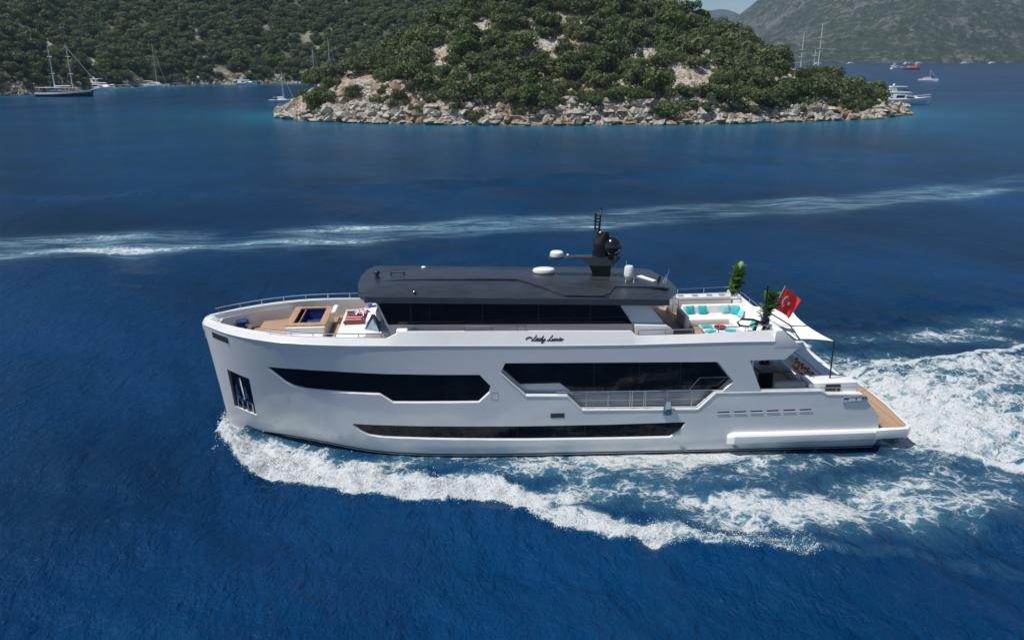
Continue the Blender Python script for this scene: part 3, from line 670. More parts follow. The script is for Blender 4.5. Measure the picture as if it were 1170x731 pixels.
for s in (-1, 1):
    for nm, T, B in (('window', UP_T, UP_B), ('window', LO_T, LO_B)):
        o = yb(pane(T, B, s, .07), nm, 'glass')
        for x in ((-4.1, -2.2, -.4) if T is UP_T else (.4, 3.4, 7.1)):
            lo = float(np.interp(x, *zip(*B)))+.01; hi = float(np.interp(x, *zip(*T)))-.01; y = s*(float(half(x, lo))-.066)
            yb(MB().box(x-.012, x+.012, min(y, y-s*.01), max(y, y-s*.01), lo, hi), 'glazing_joint', 'blackm', o)
    # chrome anchor in its pocket
    y = s*1.0
    ap = MB()
    for x, lo, hi in [(-12.5, 2.2, 4.5), (-11.25, 1.8, 4.2)]: pass
    yb(pane([(-12.53, 4.5), (-11.21, 4.2)], [(-12.53, 2.15), (-11.21, 1.75)], s, .47), 'anchor_pocket_lining', 'pocket')
    def hp(x, z, d): return (x, s*(float(half(x, z))-d), z)
    an = MB(); an.tube([hp(-11.95, 4.0, .36), hp(-11.85, 2.5, .30)], .08)
    for dx in (-.33, .30):
        an.loft([[hp(-11.9+dx*.5, 2.65, .34), hp(-11.9+dx*1.25, 2.75, .30), hp(-11.9+dx*1.0, 3.55, .25), hp(-11.9+dx*.8, 3.6, .27)], [hp(-11.9+dx*.5, 2.65, .20), hp(-11.9+dx*1.25, 2.75, .16), hp(-11.9+dx*1.0, 3.55, .13), hp(-11.9+dx*.8, 3.6, .14)]], closed=True)
    an.loft([[hp(-12.3, 2.75, .3), hp(-11.4, 2.45, .3), hp(-11.4, 2.3, .3), hp(-12.3, 2.6, .3)], [hp(-12.3, 2.75, .14), hp(-11.4, 2.45, .14), hp(-11.4, 2.3, .14), hp(-12.3, 2.6, .14)]])
    yb(an, 'anchor', 'chrome')
    for k in range(4): yb(MB().tube([hp(-12.32+.29*k, 2.5-.07*k, .34), hp(-12.25+.29*k, 2.03-.07*k, .1)], .045, 6), 'guard_bar', 'steel')
    # stripes at the waterline
    zst = lambda x: .19-.020*(x-1.9)
    st = MB(); rows = []
    for x in list(np.arange(-11.8, 23.9, .7))+[23.88]:
        rows.append([(x, s*(float(half(x, z))+.006), z) for z in (zst(x)-.035, zst(x)+.045)])
    st.loft(rows, closed=False, caps=False); yb(st, 'waterline_stripe', 'blackm')
    st = MB(); rows = []
    for x in list(np.arange(-11.8, 23.9, .7))+[23.88]:
        rows.append([(x, s*(float(half(x, z))+.006), z) for z in (-1.0, -.4, zst(x)-.12)])
    st.loft(rows, closed=False, caps=False); yb(st, 'antifouling', 'anti')
    # small fittings on the topsides
    g = MB(); y = s*4.05; g.box(5.19, 5.95, min(y, y+s*.012), max(y, y+s*.012), 2.30, 2.57); o = yb(g, 'vent_grille', 'grill')
    for x, z in SL:
        g = MB(); y0, y1 = sorted((s*3.945, s*3.96)); g.box(x+.01, x+.69, y0, y1, z-.055, z+.04); yb(g, 'hull_vent', 'grill')
        g = MB(); y0, y1 = sorted((s*4.052, s*4.075)); g.box(x-.02, x+.72, y0, y1, z-.095, z-.062); yb(g, 'vent_sill', 'white')
    g = MB(); y = s*4.05
    for (x0, x1, z0, z1) in ((1.96, 2.33, 3.55, 3.566), (1.96, 2.33, 3.944, 3.96), (1.96, 1.976, 3.566, 3.944), (2.314, 2.33, 3.566, 3.944)):
        g.box(x0, x1, min(y, y+s*.006), max(y, y+s*.006), z0, z1)
    yb(g, 'hatch_outline', 'cream')
    # bow name plate recess
    g = MB(); rows = []
    for k, x in enumerate(np.linspace(-13.14, -12.06, 8)):
        b = float(half(x, 6.6)); z1 = 6.72-.05*(x+13.1); z0 = z1-.36
        rows.append([(x, s*(float(half(x, z))+.012), z) for z in (z0, z1)])
    g.loft(rows, closed=False, caps=False); o = yb(g, 'bow_light_strip', 'grill')
    for k in range(6):
        g = MB(); x = -12.95+.15*k; z = 6.52-.02*k; g.tube([(x, s*(float(half(x, z))+.03), z-.10), (x+.07, s*(float(half(x+.07, z))+.03), z+.08)], .018, 5)
    yb(g, 'led_lens', 'steel', o)
    # polished fairlead near the stern
    g = MB(); y = s*4.055; y0, y1 = sorted((y, y+s*.05)); g.prism([(21.56, 2.68), (22.85, 2.68), (23.02, 2.86), (22.88, 3.02), (21.62, 2.98)], y0, y1, 'y'); o = yb(g, 'fairlead', 'chrome', bevel=.015)
    g = MB(); y0, y1 = sorted((y+s*.051, y+s*.06)); g.box(21.9, 22.25, y0, y1, 2.76, 2.92); yb(g, 'fairlead_roller', 'white', o); yb(MB().box(22.38, 22.62, y0, y1, 2.76, 2.92), 'fairlead_roller', 'white', o)
    for x in (12.6, 15.6):
        g = MB(); y0, y1 = sorted((s*4.05, s*4.1)); g.prism([(x, .1), (x+.3, .05), (x+.12, .22), (x-.12, .30)], y0, y1, 'y'); yb(g, 'drain_scoop', 'fabric_grey')
    # side ledge running into the bathing platform
    g = MB(); yo_ = 4.42
    g.loft([[(x, s*4.03, z1), (x, s*(yo-.10), z1-.01), (x, s*yo, z1-.12), (x, s*yo, z1-.52), (x, s*(yo-.14), z1-.66), (x, s*4.03, z1-.66)] for x, yo, z1 in ((15.15, 4.16, .92), (15.45, 4.42, 1.06), (19, 4.40, 1.03), (23.6, 4.34, 1.0))], closed=True, smooth=False)
    yb(g, 'side_ledge', 'white', bevel=.012)
# bathing platform
pf = [(23.6, -4.34), (25.55, -4.22), (25.92, -3.85), (26.12, -1), (26.16, 1), (26.0, 3.6), (25.45, 4.24), (23.6, 4.34)]
plat = yb(MB().prism(pf, .46, 1.0), 'swim_platform', 'white', bevel=.03)
pi_ = [(23.95, -3.98), (25.46, -3.98), (25.72, -3.72), (25.95, -1), (25.98, 1), (25.82, 3.5), (25.4, 4.0), (23.95, 4.0)]
yb(MB().prism(pi_, 1.002, 1.016), 'teak_inlay', 'teakx', plat)
# decks
yb(MB().prism([(x, y*.995) for x, y in well], 5.985, 6.0), 'upper_deck', 'teak')
yb(MB().box(16.35, 21.45, -3.70, 3.70, 2.455, 2.475), 'cockpit_deck', 'teak')
for s in (-1, 1):
    y0, y1 = sorted((s*3.84, s*3.52)); yb(MB().box(3.25, 14.85, y0, y1, 2.465, 2.48), 'side_deck', 'teak')
# bulwark round the upper deck: bevelled shoulder, cap and inner wall
CZ = [(-13.9, 7.22), (-10, 7.16), (-5.3, 7.05), (-3.45, 7.0), (-2.75, 7.36), (4, 7.22), (9.50, 7.08), (9.82, 6.79), (13, 6.80), (17.3, 6.93)]
def bul_row(x, s, off=None):
    zk = knz(x); b = float(half(x, zk)); cz = float(np.interp(x, *zip(*CZ))); t = x+13.9
    ins = float(np.interp(x, [-13.9, -12, -9, -5, 0], [.10, .16, .18, .22, .27])); cw = float(np.interp(x, [-13.9, -12, -9, -5, -2], [.30, .46, .46, .20, .10]))
    b1 = max(b-ins, .0); b2 = max(b-ins-cw, .0)
    return [(x, s*(b+.004), zk-.012), (x, s*(b+.004), zk+.012), (x+(.10 if b < .5 else 0), s*b1, cz), (x+(.10 if b < .5 else 0), s*b2, cz+.01), (x, s*max(b2-.03, 0), 6.0), (x, s*max(b-.3, 0), 6.0)]
bx = [-13.80, -13.72, -13.6, -13.4, -13.15, -12.85, -12.5, -12.1, -11.6, -11.1, -10.5, -9.9, -9.2, -8.5, -7.7, -6.9, -6.1, -5.3, -4.4, -3.45, -2.75, -1, 1, 3, 5, 7, 9.50, 9.82, 11, 13, 15, 17.35]
rows = [bul_row(x, -1) for x in bx[::-1]]+[bul_row(x, 1) for x in bx]
bw = MB(); bw.loft(rows, closed=True, caps=True, smooth=True); yb(bw, 'bulwark', 'white', sharp=20)
yb(MB().prism([(-13.83, 6.97), (-13.72, 7.20), (-13.3, 7.22), (-13.0, 7.0), (-13.0, 6.6), (-13.82, 6.6)], -.32, .32, 'y'), 'stem_head', 'white', bevel=.04)
for s in (-1, 1):
    rowz = []; bright = MB()
    for x in bx[2:]:
        zk = knz(x); b = float(half(x, zk)); rowz.append([(x, s*(b+.002), zk-.035), (x, s*(b+.022), zk-.02), (x, s*(b+.022), zk+.012), (x, s*(b-.0), zk+.03)])
    bright.loft(rowz, closed=True, smooth=False); yb(bright, 'rubbing_strake', 'white')
# aft coaming of the sun deck
co_ = MB(); co_.prism([(17.35, 6.0), (18.73, 6.0), (18.05, 5.36), (17.35, 5.36)], -4.04, 4.04, 'y'); yb(co_, 'deck_overhang', 'hull')
co_ = MB(); co_.loft([[(17.25, y, 6.0), (17.35, y, 6.98), (17.72, y, 7.02), (18.78, y, 6.06), (18.70, y, 6.0)] for y in (-4.058, -3, 0, 3, 4.058)], closed=True, smooth=False)
yb(co_, 'aft_coaming', 'white', bevel=.02)
# cockpit transom with broad white cap, corner lockers
tb = MB(); tb.box(21.35, 22.62, -2.5, 3.74, 2.46, 3.10); tb.prism([(21.3, 3.10), (22.62, 3.10), (22.35, 3.47), (21.35, 3.47)], -2.5, 3.74, 'y'); yb(tb, 'transom_bulwark', 'white', bevel=.03)
lk = MB(); lk.box(19.7, 22.5, -3.70, -2.45, 2.46, 3.72); o = yb(lk, 'corner_locker', 'white', bevel=.04)
yb(MB().box(20.65, 21.5, -3.745, -3.70, 3.22, 3.64), 'locker_vent', 'grill', o)
lk = MB(); lk.box(20.6, 22.5, 2.5, 3.70, 2.46, 3.6); yb(lk, 'corner_locker', 'white', bevel=.04)
# stairs from platform on each quarter
yb(MB().box(16.3, 16.42, -3.70, 3.70, 2.46, 5.32), 'saloon_bulkhead', 'hull')
yb(MB().box(16.43, 16.46, -2.6, 2.6, 2.6, 4.9), 'saloon_door', 'glass')
# saloon side glazing inside the side deck recess
for s in (-1, 1):
    g = MB(); y0, y1 = sorted((s*3.505, s*3.54))
    g.prism([(2.62, 5.04), (2.80, 5.50), (14.22, 5.25), (15.18, 4.10), (14.5, 3.42), (6.5, 3.50), (5.75, 4.12), (3.55, 4.14)], y0, y1, 'y'); w_ = yb(g, 'saloon_window', 'glass')
    for a, b in (((12.9, 3.46), (13.5, 4.20)), ((13.5, 4.20), (15.1, 4.20)), ((3.5, 4.22), (5.7, 4.20)), ((2.75, 5.0), (3.5, 4.22))):
        yb(MB().tube([(a[0], s*3.56, a[1]), (b[0], s*3.56, b[1])], .018, 5), 'window_trim', 'grill' if a[0] < 6 else 'steel', w_)
    g = MB(); y0, y1 = sorted((s*3.505, s*3.55)); g.box(3.3, 14.9, y0, y1, 2.48, 3.38); yb(g, 'saloon_side', 'canopy')
    for x in (7.6, 10.1, 12.4): yb(MB().box(x-.012, x+.012, *sorted((s*3.541, s*3.547)), 3.5, 5.2), 'window_joint', 'blackm', w_)
    cp = MB()
    for a, b in (((3.84, 3.645), (6.08, 3.565)), ((6.08, 3.565), (6.92, 2.705)), ((6.92, 2.705), (13.35, 2.545)), ((13.35, 2.545), (14.31, 3.495)), ((14.31, 3.495), (20.27, 3.42)), ((20.27, 3.42), (20.62, 3.20)), ((20.62, 3.20), (22.66, 3.13)), ((2.50, 5.0), (3.84, 3.645))):
        d = Vector((b[0]-a[0], 0, b[1]-a[1])).normalized(); nn = Vector((-d.z, 0, d.x)); yi, yo2 = (3.70, 4.075)
        if a[0] > 14: yi = 3.70
        vs = []
        for p in (a, b):
            P = Vector((p[0], 0, p[1]))
            for yy, h in ((yo2, -.03), (yo2-.02, .028), (yi, .032), (yi, -.02)): q = P+nn*h; vs.append((q.x, s*yy, q.z))
        cp.add(vs, [(0, 1, 5, 4), (1, 2, 6, 5), (2, 3, 7, 6), (3, 0, 4, 7), (0, 3, 2, 1), (4, 5, 6, 7)])
    yb(cp, 'bulwark_capping', 'white')
# deckhouse
DH = [(-3.35, 6.0), (11.38, 6.0), (11.42, 7.30), (10.35, 8.62), (-4.0, 8.88), (-3.45, 7.58), (-3.35, 7.0)]
yb(MB().prism(DH, -2.93, 2.93, 'y'), 'deckhouse', 'white', bevel=.03)
for s in (-1, 1):
    y0, y1 = sorted((s*2.932, s*2.955))
    g = MB(); g.prism([(-3.93, 8.80), (8.86, 8.50), (9.72, 7.22), (-3.40, 7.50)], y0, y1, 'y'); w_ = yb(g, 'deckhouse_window', 'glass')
    g = MB(); g.box(-3.3, 9.5, *sorted((s*2.956, s*2.966)), 7.62, 7.645); yb(g, 'window_rail', 'blackm', w_)
    for x in (-2.2, -1.2, 1.6, 4.6, 7.4): yb(MB().box(x-.012, x+.012, *sorted((s*2.956, s*2.962)), 7.42-.02*x, 8.6-.02*x), 'window_joint', 'grill', w_)
    g = MB(); g.prism([(8.95, 8.52), (10.32, 8.50), (11.36, 7.30), (11.36, 6.9), (9.75, 7.05), (9.80, 7.20)], y0, y1, 'y'); yb(g, 'quarter_panel', 'hull')
    g = MB(); g.tube([(-4.0, s*2.9, 8.8), (-3.38, s*2.97, 7.3)], .05, 6); yb(g, 'windscreen_pillar', 'white')
g = MB(); g.prism([(9.95, 6.0), (11.9, 6.0), (11.9, 6.95), (11.5, 7.22), (9.75, 7.30)], -3.42, -2.958, 'y'); yb(g, 'side_locker', 'white', bevel=.03)
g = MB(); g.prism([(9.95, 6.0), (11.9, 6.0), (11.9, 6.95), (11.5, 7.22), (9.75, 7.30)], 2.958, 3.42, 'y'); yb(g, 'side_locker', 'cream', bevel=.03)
yb(MB().add([(-3.50, -2.8, 7.55), (-4.03, -2.6, 8.78), (-4.03, 2.6, 8.78), (-3.50, 2.8, 7.55)], [(0, 1, 2, 3)]), 'windscreen', 'glass')
yb(MB().add([(11.39, -2.4, 6.1), (11.45, -2.4, 7.30), (10.42, -2.3, 8.55), (10.42, 2.3, 8.55), (11.45, 2.4, 7.30), (11.39, 2.4, 6.1)], [(0, 1, 4, 5), (1, 2, 3, 4)]), 'aft_door_glass', 'glass')
# roof
ro = [(-4.55, -3.36), (-4.98, -2.2), (-5.14, -.9), (-5.14, .9), (-4.98, 2.2), (-4.55, 3.36), (-2, 3.4), (11.6, 3.4), (12.25, 2.3), (12.65, 1), (12.65, -1), (12.25, -2.3), (11.6, -3.4), (-2, -3.4)]
def rz(x): return 9.22-.031*(x+4.6)
def inset(poly, f, cx=4, lx=8.8, ly=3.4): return [(cx+(x-cx)*(1-f/lx), y*(1-f/ly)) for x, y in poly]
def ring(poly, dz): return [(x, y, rz(x)+dz) for x, y in poly]
rf = MB(); rf.loft([ring(inset(ro, .34), -.50), ring(inset(ro, .12), -.402)], closed=True, smooth=False)
rf.f = rf.f; roof = yb(rf, 'roof_underside', 'blackm')
rf = MB(); rf.loft([ring(inset(ro, .10), -.40), ring(ro, -.36), ring(inset(ro, .03), -.05)], closed=True, smooth=False); yb(rf, 'roof_fascia', 'roof_edge')
rf = MB(); rg = [ring(inset(ro, .03), -.05), ring(inset(ro, .26), .0), ring(inset(ro, .8), .12), ring(inset(ro, 1.5), .22), ring(inset(ro, 2.4), .30), ring(inset(ro, 3.2), .32)]
rf.loft(rg, closed=True, caps=True, smooth=True); roof = yb(rf, 'roof', 'roof', sharp=14)
def cam_z(x, y):
    f = min(3.4*(1-abs(y)/3.4), 8.8*(1-abs(x-4)/8.8)); return rz(x)+float(np.interp(f, [.03, .26, .8, 1.5, 2.4, 3.2], [-.05, .0, .12, .22, .30, .32]))
ov = [(-4.35, -1.15), (3.6, -1.0), (5.95, -3.14), (8.95, -3.14), (8.45, -1.95), (11.9, -2.0)]
ovs = ov+[(x, -y) for x, y in ov[::-1]]
rp = MB()
def dens(a, b, m): return [(a[0]+(b[0]-a[0])*k/m, a[1]+(b[1]-a[1])*k/m) for k in range(m)]
yy = np.linspace(0, 1, 13)
xx = sorted(set(list(np.linspace(-4.35, 11.9, 34))+[3.6, 5.95, 8.45, 8.95]))
def edge_y(x): return float(np.interp(x, [-4.35, 3.6, 5.95, 8.40, 8.62, 11.9], [1.15, 1.0, 3.14, 3.14, 1.95, 2.0]))
rows = []
for x in xx:
    e = edge_y(x); r_ = [(x, -e, cam_z(x, e)-.03)]
    for t in np.linspace(-1, 1, 13): r_.append((x, t*e, cam_z(x, t*e)+float(np.interp(x, [-4.35, 2], [.012, .075]))))
    r_.append((x, e, cam_z(x, e)-.03)); rows.append(r_)
rp.loft(rows, closed=False, caps=False, smooth=True); rp.add(rows[0], [tuple(range(15))]); rp.add(rows[-1], [tuple(range(15))])
yb(rp, 'raised_roof_panel', 'roof', roof, sharp=20)
for s in (-1, 1):
    gl = MB(); gl.tube([(x, s*(edge_y(x)+.03), cam_z(x, edge_y(x)+.03)+.012) for x in np.linspace(-4.2, 8.35, 40)], .028, 5); yb(gl, 'roof_groove', 'black', roof)
    gl = MB(); gl.tube([(x, s*(edge_y(x)+.03), cam_z(x, edge_y(x)+.03)+.012) for x in np.linspace(8.7, 11.8, 12)], .022, 5); yb(gl, 'roof_groove', 'roof_edge', roof)
# roof gear
rt = lambda x, y: cam_z(x, y)+.075
g = MB(); g.prism([(8.05, -.32), (8.95, -.32), (8.95, .32), (8.05, .32)], rt(8.5, 0)-.05, 10.28, top=[(7.6, -.34), (9.0, -.34), (9.0, .34), (7.6, .34)])
mast = yb(g, 'mast', 'blackm', bevel=.04)
g = MB(); g.loft([[(x, -w2, z-t), (x, -w2*.8, z), (x, w2*.8, z), (x, w2, z-t)] for x, w2, z, t in ((5.45, .30, 10.31, .05), (6.2, .34, 10.33, .07), (7.2, .36, 10.34, .16), (7.9, .42, 10.34, .5), (9.1, .40, 10.33, .5), (9.5, .25, 10.33, .08))], closed=True, smooth=False)
yb(g, 'radar_arm', 'roof', mast)
g = MB(); g.loft([[(cx+rx_*math.cos(t), ry_*math.sin(t), z) for t in np.linspace(0, 2*math.pi, 19)[:-1]] for z, cx, rx_, ry_ in ((10.33, 8.42, .50, .36), (10.9, 8.40, .46, .33), (11.45, 8.45, .42, .30), (11.68, 8.50, .36, .27), (11.74, 8.5, .30, .2))], closed=True)
yb(g, 'mast_fairing', 'black', mast)
g = MB(); g.tube([(8.28, 0, 11.7), (8.36, 0, 12.95)], .06, 8, .04); g.tube([(8.05, 0, 11.7), (8.10, 0, 12.7)], .035, 6)
for k in range(5): g.box(8.0, 8.3, -.1, .1, 11.85+.19*k, 11.89+.19*k)
lm = yb(g, 'light_mast', 'blackm', mast)
for k in range(5):
    g = MB(); g.lathe((8.05, 0, 11.89+.19*k), [(.045, 0), (.055, .03), (.055, .09), (.03, .11)], 10); yb(g, 'signal_light', 'black', lm)
g = MB(); g.ball((8.36, 0, 13.0), .07, 10); yb(g, 'masthead_light', 'black', lm)
g = MB(); g.ball((9.03, -.15, 10.86), .53, 24, sz=1.12); g.lathe((9.03, -.15, 10.18), [(.3, 0), (.36, .25)], 18); yb(g, 'satellite_dome', 'black', mast)
g = MB(); g.lathe((5.92, 0, 10.34), [(.10, -.02), (.38, 0), (.40, .06), (.36, .24), (.28, .30), (.05, .31)], 24); yb(g, 'radar_dome', 'white', mast)
g = MB(); g.ball((6.55, 0, 10.4), .075, 10); yb(g, 'camera_ball', 'white', mast)
g = MB(); g.lathe((5.25, .35, rt(5.2, .35)), [(.42, .0), (.60, .05), (.62, .14), (.57, .24), (.40, .29), (.05, .30)], 26, 1.05, .75); yb(g, 'flat_radome', 'white', roof)
g = MB(); g.lathe((9.86, -.95, rt(9.86, -.95)-.06), [(.12, 0), (.12, .22), (.24, .24), (.27, .32), (.27, .36), (.25, .38), (.27, .40), (.25, .78), (.20, .86), (.05, .88)], 20); o = yb(g, 'small_radome', 'white', roof)
for x, y, h in ((9.6, -1.4, 1.25), (10.05, -1.45, .42), (9.35, .2, 2.0)):
    g = MB(); g.lathe((x, y, rt(x, y)), [(.03, 0), (.03, .12), (.014, .13), (.008, h)], 8); yb(g, 'whip_antenna', 'white', roof)
g = MB(); z = rt(10.9, -.6); g.add([(10.45, -.35, z+.12), (11.25, -1.05, z-.0), (11.45, -.95, z+.02), (10.75, -.2, z+.14), (10.45, -.35, z+.08), (11.25, -1.05, z-.05), (11.45, -.95, z-.04), (10.75, -.2, z+.1)], [(0, 1, 2, 3), (4, 7, 6, 5), (0, 4, 5, 1), (1, 5, 6, 2), (2, 6, 7, 3), (3, 7, 4, 0)])
yb(g, 'roof_hatch', 'white', roof)
for x, y, h, t in ((11.85, -1.2, .95, .22), (11.7, -1.25, .6, .2)):
    g = MB(); z = cam_z(x, y); g.tube([(x, y, z), (x+t, y, z+h)], .02, 6, .01); yb(g, 'whip_antenna', 'steel', roof)
g = MB(); z = cam_z(11.7, -1.2); g.prism([(11.50, z+.05), (11.62, z+.05), (11.70, z+.45), (11.55, z+.42)], -1.0, -.9, 'y'); yb(g, 'loudhailer', 'blackm', roof)
x, y = -4.1, -.35; z = cam_z(x, y)
g = MB(); g.lathe((x, y, z), [(.16, -.02), (.15, .08), (.12, .22), (.08, .3)], 12); g.ball((x, y, z+.38), .13, 12, sz=.8, sx=1.5); yb(g, 'searchlight', 'black', roof)
z = cam_z(-2.9, 0)
g = MB(); g.tube([(-3.3, 0, z+.12), (-2.6, -.05, z+.14)], .025, 6)
for xx_ in (-3.35, -2.62): g.tube([(xx_, -.12, z+.05), (xx_, -.12, z+.22)], .04, 8); g.tube([(xx_, 0, z-.02), (xx_, 0, z+.15)], .03, 6)
yb(g, 'horn', 'black', roof)
z = cam_z(-1.9, -3.1); g = MB(); g.lathe((-1.95, -3.0, z), [(.07, -.02), (.07, .12), (.10, .16), (.06, .2)], 10); yb(g, 'deck_light', 'black', roof)
z = cam_z(-1.6, 1.7); g = MB(); g.ball((-1.6, 1.7, z+.05), .14, 12, sz=.6); yb(g, 'navigation_dome', 'white', roof)
# guard rails
def rail(pts, base, posts, name='guard_rail', r=.028, mids=()):
    g = MB(); g.tube(pts, r, 7)
    for h in mids: g.tube([Vector(p)*(1-h)+Vector(q)*h for p, q in zip(pts, base)], r*.7, 6)
    o = yb(g, name, 'steel')
    P = [Vector(p) for p in pts]; L = [0]
    for a, b in zip(P[:-1], P[1:]): L.append(L[-1]+(b-a).length)
    B = [Vector(p) for p in base]
    for k in posts:
        s_ = k*L[-1]; i = max(0, min(len(L)-2, int(np.searchsorted(L, s_))-1)); t = (s_-L[i])/(L[i+1]-L[i])
        a = P[i].lerp(P[i+1], t); b = B[i].lerp(B[i+1], t); yb(MB().tube([b, a], r*.8, 6), 'stanchion', 'steel', o)
    return o
def cap(x, s, dz=0, inn=0):
    zk = knz(x); b = float(half(x, zk)); cz = float(np.interp(x, *zip(*CZ)))
    ins = float(np.interp(x, [-13.9, -12, -9, -5, 0], [.10, .16, .18, .22, .27])); cw = float(np.interp(x, [-13.9, -12, -9, -5, -2], [.30, .46, .46, .20, .10]))
    return (x, s*max(b-ins-cw*.5-inn, 0), cz+dz)
xr = list(np.linspace(-13.3, -4.7, 26)); rail([cap(x, 1, .33) for x in xr], [cap(x, 1, 0) for x in xr], np.linspace(.02, .98, 8))
xr = list(np.linspace(-9.9, -3.6, 16)); rail([cap(x, -1, .24, -.0) for x in xr], [cap(x, -1, -.02) for x in xr], np.linspace(.06, .98, 6))
rail([cap(.55, -1, .30), cap(3.85, -1, .30)], [cap(.55, -1, 0), cap(3.85, -1, 0)], [.02, .45, .86, 1.0])
xr = list(np.linspace(9.9, 17.2, 9)); rail([cap(x, -1, .30) for x in xr], [cap(x, -1, 0) for x in xr], np.linspace(0, 1, 6))
xr = list(np.linspace(12.4, 17.4, 7)); rail([cap(x, 1, .36) for x in xr], [cap(x, 1, 0) for x in xr], np.linspace(0, 1, 4))
rail([(17.6, 3.8, 7.36), (17.62, 2, 7.36), (17.64, .2, 7.34), (17.64, -.9, 7.34)], [(17.6, 3.8, 7.0), (17.62, 2, 7.0), (17.64, .2, 7.0), (17.64, -.9, 7.0)], [0, .3, .62, 1])
for s in (-1, 1):
    rail([(5.5, s*3.96, 3.80), (8.0, s*3.96, 3.74), (14.9, s*3.96, 3.62), (20.5, s*3.96, 3.55)], [(5.5, s*3.96, 3.56), (8.0, s*3.96, 3.0), (14.9, s*3.96, 3.0), (20.5, s*3.96, 3.4)], [], r=.03)
    g = MB(); g.tube([(6.5, s*3.96, 3.25), (13.9, s*3.96, 3.13)], .013, 6); g.tube([(6.9, s*3.96, 2.95), (13.6, s*3.96, 2.85)], .010, 6); yb(g, 'lower_rail', 'steel')
    for x in (7.15, 8.35, 9.55, 9.68, 10.32, 10.42, 11.62, 12.98):
        yb(MB().tube([(x, s*3.96, 2.66), (x, s*3.96, 3.74-.019*(x-8))], .026, 6), 'stanchion', 'steel')
    for x in (16.4, 18.9, 20.45):
        yb(MB().tube([(x, s*3.96, 3.44), (x, s*3.96, 3.60)], .017, 6), 'stanchion', 'steel')
    rail([(19.0, s*3.9, 3.55), (21.2, s*3.9, 3.52), (23.0, s*3.9, 3.46), (23.3, s*3.7, 3.42)], [(19, s*3.9, 3.43), (21.2, s*3.9, 3.15), (22.6, s*3.9, 3.1), (22.7, s*3.7, 3.1)], [.5, .95], r=.018)
g = MB(); g.prism([(11.40, 2.28), (11.86, 2.28), (11.86, 2.62), (11.8, 3.17), (11.46, 3.17), (11.40, 2.62)], -4.20, -4.06, 'y'); o = yb(g, 'boarding_step', 'mirror', bevel=.02)
g = MB(); g.prism([(11.47, 2.66), (11.79, 2.66), (11.76, 3.12), (11.5, 3.12)], -4.215, -4.202, 'y'); yb(g, 'step_plate', 'steel', o)
# side-wall fittings by the deckhouse
g = MB(); g.lathe((-2.05, -3.02, 7.12), [(.02, -.2), (.16, -.15), (.2, 0), (.15, .15), (.02, .2)], 16); yb(g, 'side_floodlight', 'cream')
# foredeck: raised plinth, step and pool tub
g = MB(); g.prism([(-6.35, 6.0), (-3.4, 6.0), (-3.4, 6.95), (-4.6, 6.95), (-4.75, 6.74), (-6.3, 6.70)], -2.6, 2.6, 'y'); yb(g, 'foredeck_plinth', 'white', bevel=.05)
g = MB(); g.box(-6.72, -6.38, -2.7, 2.7, 6.0, 6.30); yb(g, 'deck_step', 'teakx', bevel=.01)
tub = empty('x'); bpy.data.objects.remove(tub)
g = MB(); g.prism([(-9.12, -1.35), (-7.0, -1.35), (-7.0, -1.22), (-9.12, -1.22)], 6.0, 6.93)
for a in ((-9.12, -7.0, -1.45, -1.32), (-9.12, -7.0, 2.15, 2.28), (-9.12, -8.98, -1.32, 2.15), (-7.14, -7.0, -1.32, 2.15)): pass
g = MB(); g.box(-9.12, -7.0, -1.45, -.78, 6.0, 6.93); g.box(-9.12, -8.55, -.78, 2.28, 6.0, 6.93); g.box(-7.35, -7.0, -.78, 2.28, 6.0, 6.93); g.box(-8.55, -7.35, 2.1, 2.28, 6.0, 6.93)
tubo = yb(g, 'pool_tub', 'white')
g = MB(); z0, z1 = 6.935, 7.02
g.box(-9.16, -6.96, -1.20, -.74, z0, z1); g.box(-9.16, -6.96, 2.06, 2.32, z0, z1); g.box(-9.16, -8.78, -.74, 2.06, z0, z1); g.box(-7.33, -6.96, -.74, 2.06, z0, z1)
g.box(-8.78, -8.50, -.74, 2.06, 6.86, 6.93)
yb(g, 'pool_rim', 'teak_trim', tubo, bevel=.01)
g = MB(); g.box(-8.56, -7.34, -.79, 2.11, 6.05, 6.30); yb(g, 'pool_floor', 'navy', tubo)
g = MB(); g.box(-8.55, -7.36, -.77, -.76, 6.3, 6.92); g.box(-8.55, -7.36, 2.085, 2.095, 6.3, 6.92); g.box(-8.545, -8.535, -.75, 2.08, 6.3, 6.92); g.box(-7.37, -7.36, -.75, 2.08, 6.3, 6.92); yb(g, 'pool_lining', 'navy', tubo)
g = MB(); g.box(-8.3, -7.5, .1, 1.0, 6.3, 6.62); yb(g, 'pool_bench', 'mirror', tubo, bevel=.03)
g = MB(); g.prism([(-10.9, -.9), (-9.2, -1.25), (-9.2, 2.0), (-10.9, 1.6)], 6.0, 6.42); yb(g, 'foredeck_step', 'teak', bevel=.02)
g = MB(); g.soft(-6.93, -6.65, .9, 2.2, 6.9, 7.15, .1); yb(g, 'headrest_pad', 'fabric_white')
g = MB(); g.prism([(-9.1, 6.45), (-7.05, 6.45), (-7.05, 6.6), (-9.1, 6.6)], -1.95, -1.46, 'y'); g.box(-9.1, -7.05, -1.95, -1.46, 6.0, 6.44); yb(g, 'side_bench', 'white', bevel=.04)
